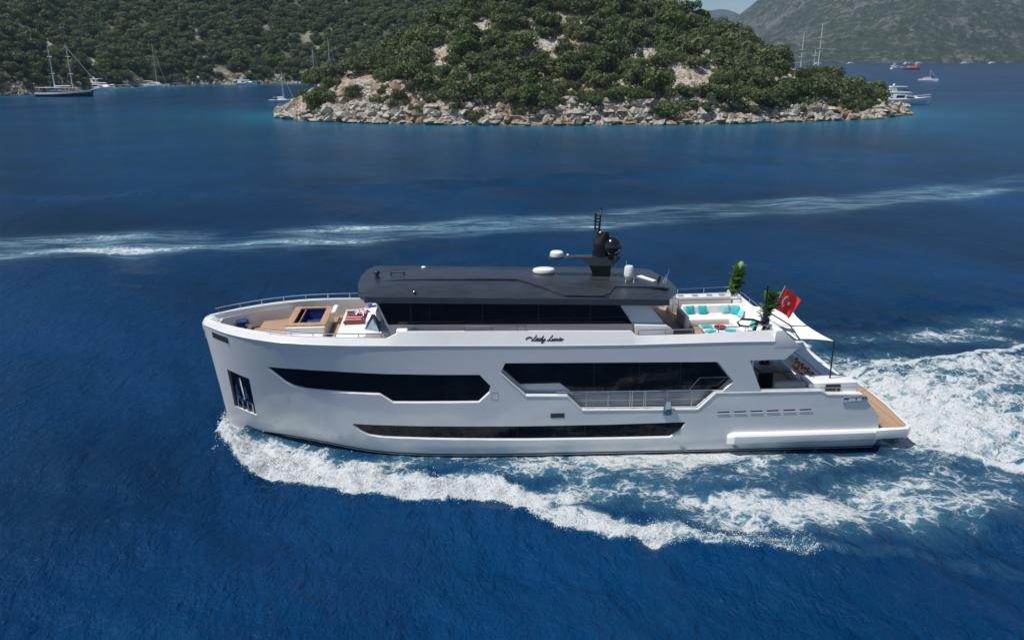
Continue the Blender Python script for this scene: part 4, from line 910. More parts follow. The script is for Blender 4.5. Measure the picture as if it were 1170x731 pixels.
# mooring gear on the bow
g = MB(); g.box(-12.6, -11.0, -.75, .75, 6.0, 6.12); yb(g, 'windlass_plinth', 'fabric_grey', bevel=.03)
for s in (-1, 1):
    g = MB(); g.lathe((-11.5, s*.45, 6.12), [(.22, 0), (.22, .1), (.12, .16), (.12, .34), (.2, .4), (.2, .46), (.05, .48)], 16); yb(g, 'windlass', 'chrome')
    g = MB(); g.tube([(-12.9, s*.25, 6.25), (-12.2, s*.35, 6.16), (-11.55, s*.55, 6.25)], .05, 6); yb(g, 'anchor_chain', 'steel')
    g = MB(); g.lathe((-10.6, s*1.5, 6.0), [(.1, 0), (.08, .2), (.12, .26), (.02, .28)], 12); g.tube([(-10.85, s*1.5, 6.22), (-10.35, s*1.5, 6.22)], .05, 8); yb(g, 'mooring_bollard', 'chrome')
    g = MB(); g.lathe((-12.0, s*.95, 6.0), [(.14, 0), (.10, .1), (.10, .26), (.15, .32), (.02, .34)], 14); yb(g, 'capstan', 'chrome')
g = MB(); g.box(-12.35, -11.7, .9, 1.5, 6.0, 6.42); yb(g, 'chain_locker_hatch', 'pocket', bevel=.03)
# stairwell rail and bar counter on the far side of the sun deck
g = MB(); g.box(13.2, 17.2, 2.75, 3.55, 6.0, 6.95); yb(g, 'bar_counter', 'white', bevel=.04)
for k, x in enumerate((13.9, 14.8, 15.7, 16.5)):
    yb(MB().box(x, x+.35, 2.9, 3.2, 6.96, 7.0), 'counter_hob', 'fabric_grey')
rail([(13.5, 1.45, 7.15), (15.6, 1.45, 7.15), (17.2, 1.45, 7.15), (17.35, 1.45, 7.15)], [(13.5, 1.45, 6.0), (15.6, 1.45, 6.0), (17.2, 1.45, 6.0), (17.35, 1.45, 6.0)], [0, .42, .98], name='stair_rail', mids=(.33, .66))
rail([(13.5, 1.45, 7.15), (13.5, 2.55, 7.15)], [(13.5, 1.45, 6.0), (13.5, 2.55, 6.0)], [1.0], name='stair_rail', mids=(.33,))
rail([(17.35, 1.45, 7.15), (17.35, 2.6, 7.15)], [(17.35, 1.45, 6.0), (17.35, 2.6, 6.0)], [0, 1.0], name='stair_rail', mids=(.33, .66))
# the yacht's name in script on the shoulder, both sides
def strokes(s):
    def cr(pts, m=6):
        P = [np.array(p, float) for p in pts]; P = [P[0]]+P+[P[-1]]; out = []
        for i in range(1, len(P)-2):
            for t in np.linspace(0, 1, m, endpoint=False):
                out.append(.5*((2*P[i])+(-P[i-1]+P[i+1])*t+(2*P[i-1]-5*P[i]+4*P[i+1]-P[i+2])*t*t+(-P[i-1]+3*P[i]-3*P[i+1]+P[i+2])*t**3))
        out.append(P[-2]); return out
    L = [[(.95, 1.0), (.62, .35), (.40, .0), (.28, .06), (.45, .14), (.75, .0), (1.0, .10)]]
    A = lambda x: [[(x+.42, .42), (x+.2, .44), (x+.04, .18), (x+.12, .0), (x+.3, .12), (x+.46, .44), (x+.38, .08), (x+.46, .0), (x+.62, .12)]]
    Dd = lambda x: [[(x+.4, .42), (x+.2, .44), (x+.03, .16), (x+.13, .0), (x+.32, .14), (x+.66, .88), (x+.40, .1), (x+.48, .0), (x+.64, .14)]]
    Yy = lambda x: [[(x, .40), (x+.04, .10), (x+.16, .02), (x+.38, .42), (x+.10, -.36), (x-.1, -.32), (x+.1, -.12), (x+.5, .16)]]
    Uu = lambda x: [[(x, .40), (x-.04, .08), (x+.08, .0), (x+.34, .40), (x+.28, .06), (x+.36, .0), (x+.5, .12)]]
    Nn = lambda x: [[(x+.02, .0), (x+.12, .40), (x+.08, .06), (x+.34, .42), (x+.34, .10), (x+.44, .0), (x+.58, .14)]]
    allp = L+A(.95)+Dd(1.5)+Yy(2.2)+[[(a+2.75, b) for a, b in L[0]]]+Uu(3.85)+Nn(4.3)+A(4.9)+[[(5.5, .15), (5.75, .35)]]
    sw = [[(-.75, .28), (-.5, .55), (-.1, .66), (.35, .40)]]
    return [cr(p) for p in allp], [cr(p) for p in sw]
for s in (-1, 1):
    g = MB(); st, sw = strokes(s)
    def P_(u, v):
        u2 = u+.28*v; k = .315; x = 4.03+u2*k*.98 if s < 0 else 5.75-u2*k*.98
        zk = knz(x); cz = float(np.interp(x, *zip(*CZ))); t = .36+v*k/(cz-zk)*.88
        b = 4.05-.27*t*1.0
        return (x, s*(b+.014), zk+t*(cz-zk))
    for p in st: g.tube([P_(u, v) for u, v in p], .026, 5)
    for p in sw: g.tube([P_(u, v) for u, v in p], .034, 5)
    yb(g, 'name_lettering', 'blackm')
# ================================================================== THINGS ON THE YACHT
def local(name, loc, rz=0, **k): return empty(name, loc, rz, **k)
def part(mb, name, mat, parent, **k): return mb.build(name, mat, parent, **k)
# corner sofa on the sun deck
sofa = local('corner_sofa', (15.2, -.2, 6.0), label='white U-shaped upholstered sofa on the teak sun deck by the stern', cat='sofa')
def sp(mb, n, m, par=None, **k): return part(mb, n, m, par or sofa, org=(15.2, -.2, 6.0), **k)
sp(MB().soft(13.75, 17.1, -.1, 1.05, 6.0, 6.46, .08), 'seat', 'fabric_white')
sp(MB().soft(16.1, 17.1, -3.0, -.12, 6.0, 6.44, .08), 'seat', 'fabric_white')
sp(MB().soft(13.6, 17.3, .95, 1.25, 6.05, 6.98, .10), 'backrest', 'fabric_white')
sp(MB().soft(13.32, 13.62, -.6, 1.2, 6.02, 6.82, .10), 'armrest', 'fabric_white')
sp(MB().soft(17.02, 17.3, -3.0, 1.0, 6.02, 6.9, .10), 'backrest', 'fabric_white')
def cushion(loc, rx, rz, mat, label, group='cushions on the sun deck sofa', sz=.52, flat=False):
    g = MB(); vs = []; n = 10
    for sgn in (1, -1):
        for j in range(n+1):
            for i in range(n+1):
                u, v = i/n*2-1, j/n*2-1; e = (1-abs(u)**2.6)*(1-abs(v)**2.6)
                q = 1-.07*(abs(u*v))**.0*(abs(u)*abs(v)); vs.append((u*sz/2*(.93+.07*abs(v)), v*sz/2*(.93+.07*abs(u)), sgn*.085*e**.55))
    m = (n+1)**2; fs = []
    for b, fl in ((0, 0), (m, 1)):
        for j in range(n):
            for i in range(n):
                f = (b+j*(n+1)+i, b+j*(n+1)+i+1, b+(j+1)*(n+1)+i+1, b+(j+1)*(n+1)+i); fs.append(f[::-1] if fl else f)
    g.add(vs, fs, True); o = g.build('cushion', mat); tag(o, label, 'cushion', group); o.location = loc; o.rotation_euler = (rx, 0, rz); return o
cushion((14.05, .86, 6.73), R(72), R(6), 'turq', 'deep turquoise cushion at the left end of the white sun deck sofa back')
cushion((14.80, .84, 6.73), R(70), R(-5), 'turq', 'deep turquoise cushion second from the left on the white sofa back')
cushion((16.20, .82, 6.74), R(70), R(8), 'aqua', 'pale aqua cushion leaning on the white sofa back left of the corner')
cushion((16.72, .60, 6.73), R(66), R(-48), 'turq', 'turquoise cushion tucked into the corner of the white sofa')
cushion((16.86, .05, 6.72), R(64), R(-78), 'aqua', 'pale aqua cushion on the sofa side just behind the corner')
cushion((16.88, -1.9, 6.70), R(64), R(-86), 'turq', 'turquoise cushion near the black exercise machine')
# low table with fruit bowl and napkins
tb_ = local('coffee_table', (14.9, -1.95, 6.0), label='low square white coffee table in front of the sofa with a fruit bowl on it', cat='table')
part(MB().box(14.1, 15.75, -2.75, -1.2, 6.02, 6.36, .0), 'table_base', 'fabric_white', tb_, org=(14.9, -1.95, 6), bevel=.05)
part(MB().box(13.98, 15.88, -2.87, -1.08, 6.36, 6.45, .03), 'table_top', 'white', tb_, org=(14.9, -1.95, 6), bevel=.02)
def bowl(loc, name, label, cat, rr=.26, cols=('orange', 'wine', 'redfab')):
    b = local(name, loc, label=label, cat=cat)
    part(MB().lathe((0, 0, 0), [(.08, 0), (.10, .02), (rr*.8, .05), (rr, .12), (rr*.94, .12), (rr*.7, .06), (.02, .04)], 20), 'bowl', 'wine', b)
    r_ = random.Random(3)
    for k in range(9):
        a = k*2.4; q = rr*.62*math.sqrt(k/9.); part(MB().ball((q*math.cos(a), q*math.sin(a), .12+.05*(1-k/9)), .075, 10), 'fruit', cols[k % len(cols)], b)
    return b
bowl((15.0, -1.85, 6.45), 'fruit_bowl', 'bowl of orange and red fruit on the white coffee table', 'bowl', .34)
for x, y, a, l in ((14.3, -2.35, .5, 'folded turquoise towel on the near left of the coffee table'), (15.45, -2.3, -.3, 'folded turquoise towel on the near right of the coffee table'), (14.35, -1.45, .2, 'folded turquoise towel on the far left corner of the coffee table')):
    o = MB().soft(-.3, .3, -.17, .17, 0, .07, .03).build('towel', 'turq'); o.location = (x, y, 6.452); o.rotation_euler = (0, 0, a); tag(o, l, 'towel', 'towels on the coffee table')
# exercise machine
em = local('exercise_machine', (16.6, -3.2, 6.0), label='black fitness machine with curved handlebars and slanting uprights beside the rail', cat='exercise machine')
og = (16.6, -3.2, 6.0)
part(MB().box(16.0, 17.2, -3.55, -2.75, 6.01, 6.12, .05), 'base_frame', 'blackm', em, org=og, bevel=.02)
for x in (16.25, 16.75):
    part(MB().tube([(x, -3.15, 6.1), (x+.30, -3.1, 6.9), (x+.42, -3.05, 7.25)], .085, 8), 'upright', 'blackm', em, org=og)
part(MB().tube([(16.9, -3.1, 7.15), (16.4, -3.05, 7.32), (15.75, -3.0, 7.35), (15.55, -3.0, 7.18), (15.7, -3.0, 6.98), (16.2, -3.05, 6.92)], .062, 8), 'handlebar', 'blackm', em, org=og)
part(MB().tube([(16.9, -3.3, 7.15), (16.4, -3.35, 7.2), (15.95, -3.4, 7.05), (16.05, -3.4, 6.8), (16.5, -3.35, 6.8)], .04, 8), 'handlebar', 'blackm', em, org=og)
part(MB().box(16.85, 17.25, -3.3, -2.9, 7.0, 7.45, .05), 'console', 'black', em, org=og, bevel=.03)
# furled parasol
pa = local('furled_parasol', (17.35, -2.35, 6.0), label='tall black pole with a furled dark cover standing behind the fitness machine', cat='parasol')
og = (17.35, -2.35, 6.0)
part(MB().tube([(17.35, -2.35, 6.0), (17.33, -2.35, 9.05)], .045, 8), 'pole', 'black', pa, org=og)
part(MB().lathe((17.34, -2.35, 6.65), [(.04, .25), (.08, .3), (.12, .55), (.11, .9), (.08, 1.2), (.05, 1.35)], 14), 'furled_cover', 'blackm', pa, org=og)
# banana plants
def plant(loc, h, lean, label, seed):
    r_ = random.Random(seed); p = local('potted_banana_plant', loc, label=label, cat='plant', group='tall plants at the aft corners of the sun deck')
    part(MB().lathe((0, 0, 0), [(.18, 0), (.25, .05), (.27, .45), (.24, .46), (.2, .4)], 16), 'pot', 'pot', p)
    st = MB()
    for k in range(3):
        st.tube([(.06*k-.06, .04*k-.04, .38), (lean*.2+.05*k, 0, h*.35), (lean*.5+.06*k, .02*k, h*.62)], .05, 7, .03)
    part(st, 'stem', 'stem', p)
    for k in range(62):
        t = .34+.62*(k/61.); base = Vector((lean*t*1.1-.05, 0, h*t*.86)); a = r_.uniform(0, 6.28); L = r_.uniform(.75, 1.2)*(1-.2*t); wd = L*.21
        up = r_.uniform(.8, 2.4); d = Vector((math.cos(a)+.55*lean, math.sin(a), up)).normalized(); sd = d.cross(Vector((0, 0, 1))).normalized(); nn = sd.cross(d)
        vs = []; fs = []
        for i in range(6):
            u = i/5.; c = base+d*(L*u)-Vector((0, 0, 1))*(L*.30*u*u); ww = wd*math.sin(math.pi*(.08+.90*u))**.8
            vs += [c-sd*ww+nn*.03, c, c+sd*ww+nn*.03]
        for i in range(5):
            b = i*3; fs += [(b, b+1, b+4, b+3), (b+1, b+2, b+5, b+4)]
        part(MB().add(vs, fs, True), 'leaf', 'banana', p)
    return p
plant((17.3, 3.25, 6.0), 3.0, .45, 'tall green potted banana plant in the far aft corner of the sun deck', 5)
plant((17.5, -1.55, 6.0), 2.7, .55, 'green potted banana plant beside the red flag, nearer the camera', 9)
# flag with its staff
fl = local('ensign_flag', (18.3, -.6, 6.6), label='red Turkish flag with white crescent and star flying from a slanting staff', cat='flag')
og = (18.3, -.6, 6.6)
part(MB().tube([(18.25, -.6, 6.5), (19.08, -.6, 8.52)], .03, 8), 'flagstaff', 'steel', fl, org=og)
H0 = Vector((19.05, -.6, 8.42)); H1 = Vector((18.56, -.6, 7.16))
def clothp(u, v, off=0):
    """u along the fly 0..1.5, v down the hoist 0..1"""
    hd = (H1-H0); fd = Vector((.83, .10, -.50)); L = 1.36
    p = H0+hd*v*(1-.02*u)+fd*(u/1.5*L)
    wv = .10*math.sin(u*4.2+v*1.6+.4)*min(1, u*1.5)+.05*math.sin(u*9-v*3)*min(1, u)
    p += Vector((.1, -1, 0))*wv+Vector((-.10, 0, -.16))*(max(0, u-.7)**1.6)*(1.0-v*.2)+Vector((-.30, 0, 0))*(max(0, u-.9)**2)*v*1.3
    return p+Vector((0, -1, .1))*off
M['flagred'] = simple('red_flag_cloth', (.72, .022, .022), .75, var=.06, scale=4)
g = MB(); nu, nv = 26, 16
g.add([clothp(1.5*i/nu, j/nv) for j in range(nv+1) for i in range(nu+1)], [(j*(nu+1)+i, j*(nu+1)+i+1, (j+1)*(nu+1)+i+1, (j+1)*(nu+1)+i) for j in range(nv) for i in range(nu)], True)
cloth = part(g, 'flag_cloth', 'flagred', fl, org=og)
for off in (.012, -.012):
    g = MB(); vs = []
    m = 34
    o_ = [(.5+.25*math.cos(t), .5+.25*math.sin(t)) for t in np.linspace(R(36.9*.9), R(360-36.9*.9), m)]
    i_ = [(.5625+.2*math.cos(t), .5+.2*math.sin(t)) for t in np.linspace(R(50), R(310), m)]
    g.add([clothp(u, v, off) for u, v in o_+i_], [(k, k+1, m+k+1, m+k) for k in range(m-1)], False); part(g, 'crescent', 'sail', cloth, org=og)
    g = MB(); c = (.88, .5); pts = []
    for k in range(10):
        a = math.pi+k*math.pi/5; r_ = .125 if k % 2 == 0 else .048; pts.append((c[0]+r_*math.cos(a), c[1]+r_*math.sin(a)))
    g.add([clothp(c[0], c[1], off)]+[clothp(u, v, off) for u, v in pts], [(0, 1+k, 1+(k+1) % 10) for k in range(10)]); part(g, 'star', 'sail', cloth, org=og)
# shade sail and its two black poles
sh = local('shade_sail', (20.0, 0, 5.9), label='white canvas shade sail stretched over the aft cockpit on two black poles', cat='awning'); og = (20.0, 0, 5.9)
A, B, C_, D_ = Vector((18.62, 2.9, 6.25)), Vector((21.20, 3.03, 5.95)), Vector((21.15, -3.05, 5.95)), Vector((18.95, -3.05, 6.12))
g = MB(); n_ = 16; vs = []
for j in range(n_+1):
    for i in range(n_+1):
        u, v = i/n_, j/n_; p = (A.lerp(B, u)).lerp(D_.lerp(C_, u), v)
        p.x -= .38*u*4*v*(1-v); p.z -= .12*16*u*(1-u)*v*(1-v)*.6; p.y -= .0; 
        if u*(1-u) > 0: p.y += (1-2*v)*-.18*4*u*(1-u)
        vs.append(p)
g.add(vs, [(j*(n_+1)+i, j*(n_+1)+i+1, (j+1)*(n_+1)+i+1, (j+1)*(n_+1)+i) for j in range(n_) for i in range(n_)], True)
part(g, 'canvas', 'sail', sh, org=og)
for s in (-1, 1):
    part(MB().tube([(21.2, s*3.0, 3.5 if s < 0 else 3.3), (21.15, s*3.04, 6.02)], .05, 8, .04), 'pole', 'blackm', sh, org=og)
part(MB().tube([(18.35, 1.2, 6.5), (18.6, -.4, 6.72), (18.95, -2.0, 6.62), (19.15, -3.2, 6.1)], .035, 6), 'front_batten', 'blackm', sh, org=og)
# cockpit dining table, chairs and flowered sofa
dt = local('dining_table', (18.2, -1.3, 2.48), label='dark rectangular dining table in the shaded aft cockpit', cat='table'); og = (18.2, -1.3, 2.48)
part(MB().box(17.35, 19.3, -2.35, .6, 3.86, 3.92, .04), 'table_top', 'dwood', dt, org=og, bevel=.015)
part(MB().box(18.1, 18.5, -1.6, -.4, 2.48, 3.86), 'pedestal', 'blackm', dt, org=og, bevel=.03)
b = bowl((18.25, -.7, 3.92), 'centrepiece_bowl', 'round centrepiece of brown and orange dried fruit on the dark dining table', 'bowl', .36, ('wine', 'orange', 'boatwood'))
ch0 = local('dining_chair', (0, 0, 0), label='x', cat='chair', group='dining chairs in the aft cockpit')
part(MB().box(-.24, .24, -.24, .24, .42, .49, .04), 'seat', 'boatwood', ch0, bevel=.02)
part(MB().prism([(-.26, .45), (-.2, .45), (-.27, .98), (-.33, .98)], -.23, .23, 'y'), 'backrest', 'boatwood', ch0, bevel=.015)
for a, b_ in ((-.2, -.2), (-.2, .2), (.2, -.2), (.2, .2)): part(MB().tube([(a, b_, .42), (a*1.15, b_*1.15, 0)], .02, 6), 'leg', 'blackm', ch0)
for k, (x, y, rz_, l) in enumerate(((17.15, -1.6, 0, 'dark dining chair at the forward side of the cockpit table, nearest the camera'), (17.15, -.5, 0, 'dark dining chair at the forward side of the cockpit table, second from the camera'), (17.15, .5, 0, 'dark dining chair at the forward side of the cockpit table, farthest from the camera'))):
    c = ch0 if k == 0 else copy_tree(ch0); c.location = (x, y, 2.48); c.rotation_euler = (0, 0, rz_); c['label'] = l
cs = local('cockpit_sofa', (20.4, .3, 2.48), label='white bench sofa along the transom of the aft cockpit', cat='sofa'); og = (20.4, .3, 2.48)
part(MB().soft(20.2, 21.0, -2.3, 3.3, 2.5, 2.98, .08), 'seat', 'fabric_white', cs, org=og); part(MB().soft(20.95, 21.28, -2.3, 3.3, 2.9, 3.42, .08), 'backrest', 'fabric_white', cs, org=og)
gs = local('grey_bench', (18.8, -3.2, 2.48), label='grey upholstered bench with its back to the near bulwark of the cockpit', cat='bench'); og = (18.8, -3.2, 2.48)
part(MB().soft(17.75, 19.55, -3.68, -3.40, 2.5, 3.86, .07), 'backrest', 'fabric_grey', gs, org=og); part(MB().soft(17.75, 19.55, -3.4, -2.75, 2.5, 2.98, .07), 'seat', 'fabric_grey', gs, org=og)
M['floral'] = None
def floral():
    m, n, b, _ = newmat('flowered_fabric'); co = objco(n); v = N(n, 'ShaderNodeTexVoronoi'); v.inputs['Scale'].default_value = 7; n.links.new(co, v.inputs[0])
    s = N(n, 'ShaderNodeSeparateColor'); n.links.new(v.outputs['Color'], s.inputs[0])
    r = ramp(n, s.outputs[0], [(0, (.78, .74, .68)), (.35, (.75, .22, .05)), (.6, (.45, .09, .04)), (.8, (.10, .07, .05))], 'CONSTANT'); n.links.new(r.outputs[0], b.inputs['Base Color']); b.inputs['Roughness'].default_value = .85; return m
M['floral'] = floral()
for k, (x, y, z, rz_, l) in enumerate(((20.75, -1.75, 3.22, 82, 'nearest flowered orange cushion on the cockpit bench sofa'), (20.78, -1.05, 3.24, 96, 'second nearest flowered orange cushion on the cockpit bench sofa'), (20.76, -.3, 3.22, 85, 'third flowered orange cushion from the camera on the cockpit sofa'), (20.78, .6, 3.24, 93, 'farthest flowered orange cushion on the cockpit sofa'))):
    cushion((x, y, z), R(70), R(-rz_), 'floral', l, 'flowered cushions in the cockpit', .74)
def flowers(loc, seed, label):
    f = local('flower_bunch', loc, label=label, cat='flowers', group='flower arrangements in the cockpit'); r_ = random.Random(seed)
    part(MB().lathe((0, 0, 0), [(.08, 0), (.12, .1), (.09, .24), (.11, .28)], 12), 'vase', 'sail', f)
    for k in range(9):
        a = r_.uniform(0, 6.28); q = r_.uniform(.05, .28); z = r_.uniform(.42, .75); part(MB().tube([(0, 0, .2), (q*.5*math.cos(a), q*.5*math.sin(a), z*.7), (q*math.cos(a), q*math.sin(a), z)], .01, 5), 'stalk', 'stem', f)
        part(MB().ball((q*math.cos(a), q*math.sin(a), z), .085, 8, sz=.7), 'bloom', 'orange' if k % 3 else 'wine', f)
    return f
flowers((19.75, .45, 2.98+.0), 2, 'x')
for o in [o for o in bpy.data.objects if o.name.startswith('flower_bunch')]: o.location = (18.95, .35, 3.92); o['label'] = 'bunch of orange and dark red flowers in a vase on the dining table'
# foredeck lounger with flag-patterned cushions
lg = local('sun_lounger', (-5.5, .6, 6.7), label='dark red slatted foredeck lounger with patterned seat by the windscreen', cat='sun lounger'); og = (-5.5, .6, 6.7)
g = MB()
for k in range(11):
    x = -6.05+.11*k; g.box(x, x+.085, -.35, 1.5, 6.86, 6.90)
part(g, 'slatted_seat', 'wine', lg, org=og)
part(MB().box(-6.1, -4.85, -.42, -.34, 6.78, 6.92), 'side_rail', 'wine', lg, org=og); part(MB().box(-6.1, -4.85, 1.5, 1.58, 6.78, 6.92), 'side_rail', 'wine', lg, org=og)
for x, y in ((-6.0, -.38), (-4.95, -.38), (-6.0, 1.54), (-4.95, 1.54)): part(MB().box(x-.04, x+.04, y-.04, y+.04, 6.68, 6.80), 'leg', 'wine', lg, org=og)
part(MB().box(-6.0, -5.15, -.15, .35, 6.905, 6.93), 'seat_pattern', 'redfab', lg, org=og)
for y in (-.16, .36): part(MB().box(-6.02, -5.13, y-.03, y+.03, 6.932, 6.942), 'white_stripe', 'sail', lg, org=og)
sb = local('foredeck_sofa', (-4.6, .5, 6.7), label='white foredeck sunpad in front of the deckhouse windscreen', cat='sofa'); og = (-4.6, .5, 6.7)
part(MB().soft(-4.82, -4.1, -.9, 2.4, 6.72, 7.12, .1), 'seat', 'fabric_white', sb, org=og); part(MB().soft(-4.25, -3.85, -.9, 2.4, 7.0, 7.62, .1), 'backrest', 'fabric_white', sb, org=og)
cushion((-4.75, 1.75, 7.30), R(62), R(-78), 'blue', 'bright blue cushion with its white band at the far end of the foredeck sofa', 'cushions on the foredeck', .55)
def jack():
    m, n, b, _ = newmat('cross_patterned_fabric'); tc = N(n, 'ShaderNodeTexCoord'); s = N(n, 'ShaderNodeSeparateXYZ'); n.links.new(tc.outputs['Object'], s.inputs[0])
    ax_ = mathn(n, 'ABSOLUTE', s.outputs[0]); ay2 = mathn(n, 'ABSOLUTE', s.outputs[1]); mn = mathn(n, 'MINIMUM', ax_, ay2); dg = mathn(n, 'ABSOLUTE', mathn(n, 'SUBTRACT', ax_, ay2))
    red = mathn(n, 'LESS_THAN', mn, .035); wh = mathn(n, 'LESS_THAN', mathn(n, 'MINIMUM', mn, dg), .06)
    c = mixc(n, wh, (.02, .06, .34), (.78, .78, .78)); c = mixc(n, red, c, (.6, .03, .03)); n.links.new(c, b.inputs['Base Color']); b.inputs['Roughness'].default_value = .85; return m
M['jack'] = jack()
cushion((-5.35, 1.05, 7.03), R(14), R(20), 'jack', 'blue cushion with red and white crosses lying on the foredeck lounger', 'cushions on the foredeck', .6)
cushion((-5.0, .75, 7.14), R(50), R(-70), 'jack', 'patterned cushion with red and white crosses leaning at the lounger head', 'cushions on the foredeck', .55)
ws = local('folded_windbreak', (-4.1, -1.9, 6.95), label='blue-grey reflective tent-shaped windbreak standing in front of the deckhouse corner', cat='windbreak'); og = (-4.1, -1.9, 6.95)
part(MB().add([(-4.72, -2.0, 6.97), (-3.95, -2.5, 6.97), (-4.35, -1.75, 7.72), (-4.22, -1.68, 7.70), (-3.95, -1.15, 6.97), (-4.75, -1.05, 6.97)], [(0, 1, 3, 2), (1, 4, 3), (4, 5, 2, 3), (5, 0, 2), (0, 5, 4, 1)]), 'panel', 'tent', ws, org=og)
part(MB().tube([(-4.74, -2.03, 6.97), (-4.34, -1.76, 7.75), (-3.93, -2.53, 6.97)], .025, 6), 'frame', 'steel', ws, org=og)
for k, (x, y, z, l) in enumerate(((-3.35, -3.35, 7.30, ''),)): pass
rr = random.Random(2)
cush = MB().soft(-12.3, -11.75, 1.0, 1.5, 6.43, 6.62, .06).build('cushion', 'navy', org=(-12, 1.25, 6.5)); cush.location = (-12, 1.25, 6.5); tag(cush, 'dark blue pad lying among the mooring gear on the bow', 'cushion')
cb = MB(); 
for k in range(4): cb.tube([(-10.35+.24*math.cos(t), -.2+.24*math.sin(t), 6.04+.04*k) for t in np.linspace(0, 6.28, 20)], .03, 6)
o = cb.build('mooring_rope', 'sail', org=(-10.35, -.2, 6)); o.location = (-10.35, -.2, 6); tag(o, 'coil of pale mooring rope on the foredeck beside the windlass', 'rope')
bx_ = MB(); bx_.soft(-2.95, -2.35, -3.78, -3.30, 7.0, 7.42, .08); o = bx_.build('rolled_cover', 'sail', org=(-2.6, -3.5, 7.2)); o.location = (-2.6, -3.5, 7.2); tag(o, 'white rolled cover lying on the side bulwark ahead of the name lettering', 'cover')
rc = MB(); rc.tube([(19.2, -2.2, 6.05), (19.6, -1.2, 6.0), (19.9, -.2, 5.98)], .16, 10, .13)

# ================================================================== OTHER BOATS
def hullmb(L, B, fb, sheer=.25, tr=.8, deep=.5, n=14, bow=1.0):
    """pointed hull, bow at +x; returns rings for lofting"""
    g = MB(); rings = []
    for k in range(n+1):
        t = k/n; x = -L/2+L*t; w_ = B/2*(tr+(1-tr)*min(1, t/.35)) if t < .35 else B/2*max(0, 1-((t-.35)/.65)**2.1)
        zt = fb*(1+sheer*(1.6*t*t-.3*t)); rk = bow*.9*(t**4)
        wb = w_*.72*(1-.5*t**3)
        rings.append([(x, -w_, zt), (x-rk*.0, -w_*.96, zt*.5), (x-rk*.6, -wb, 0), (x-rk, -wb*.5, -deep), (x-rk, wb*.5, -deep), (x-rk*.6, wb, 0), (x, w_*.96, zt*.5), (x, w_, zt)])
    g.loft(rings, closed=True, smooth=True); return g
def placeb(o, x, y, heading): o.location = (x, y, 0); o.rotation_euler = (0, 0, R(heading))
# two-masted wooden gulet
gu = local('wooden_gulet', (0, 0, 0), label='two-masted dark-hulled wooden gulet anchored near the left shore', cat='sailing boat')
g = hullmb(31, 7.2, 2.0, .55, .75); part(g, 'hull', 'boatdark', gu, sharp=50)
g = MB()
for s in (-1, 1):
    rows = []
    for t in np.linspace(0, .97, 14):
        x = -15.5+31*t; w_ = 3.6*(.75+.25*min(1, t/.35)) if t < .35 else 3.6*max(0, 1-((t-.35)/.65)**2.1); zt = 2.0*(1+.55*(1.6*t*t-.3*t)); rows.append([(x, s*(w_+.03), zt-.75), (x, s*(w_+.05), zt+.12), (x, s*(w_-.15), zt+.16)])
    g.loft(rows, closed=False, caps=False)
part(g, 'white_strake', 'boatwhite', gu)
part(MB().box(-9, 4.5, -2.1, 2.1, 1.9, 3.3, .3), 'cabin', 'boatwhite', gu, bevel=.08); part(MB().box(-8.6, 4.2, -2.14, 2.14, 2.5, 2.95), 'cabin_window', 'boatdark', gu)
part(MB().box(-15, -1.5, -2.9, 2.9, 4.7, 4.85, .3), 'aft_awning', 'boatwhite', gu); part(MB().box(-1.3, 8.5, -2.3, 2.3, 4.5, 4.62, .3), 'fore_awning', 'canopy', gu)
for x in (-14.6, -9, -3, 3.2, 8): 
    for s in (-1, 1): part(MB().tube([(x, s*2.2, 1.8), (x, s*2.2, 4.7)], .06, 5), 'awning_post', 'alu', gu)
for x, h in ((-5.2, 27.0), (4.6, 27.0)):
    g = MB(); g.tube([(x, 0, 1.5), (x-.3, 0, h)], .26, 8, .12); m_ = part(g, 'mast', 'boatwhite', gu)
    for hz, w_ in ((.45, 1.6), (.78, 1.3)):
        part(MB().tube([(x-.2, -w_, h*hz), (x-.2, w_, h*hz)], .08, 5), 'spreader', 'alu', m_); part(MB().tube([(x-1.2, 0, h*hz), (x+1.1, 0, h*hz)], .08, 5), 'crosstree', 'alu', m_)
    g = MB()
    for s in (-1, 1): g.tube([(x-.3, 0, h*.97), (x-.2, s*1.3, h*.78), (x-1, s*3.3, 2.4)], .03, 4)
    part(g, 'shroud', 'alu', gu)
part(MB().tube([(14.5, 0, 3.6), (20, 0, 4.8)], .2, 6, .1), 'bowsprit', 'boatwhite', gu); part(MB().tube([(19.8, 0, 4.8), (4.4, 0, 26)], .10, 5), 'furled_jib', 'boatwhite', gu)
part(MB().tube([(-5.2, 0, 5.6), (3.6, 0, 5.6)], .22, 6), 'boom', 'boatwhite', gu)
placeb(gu, -211, 441, -3)
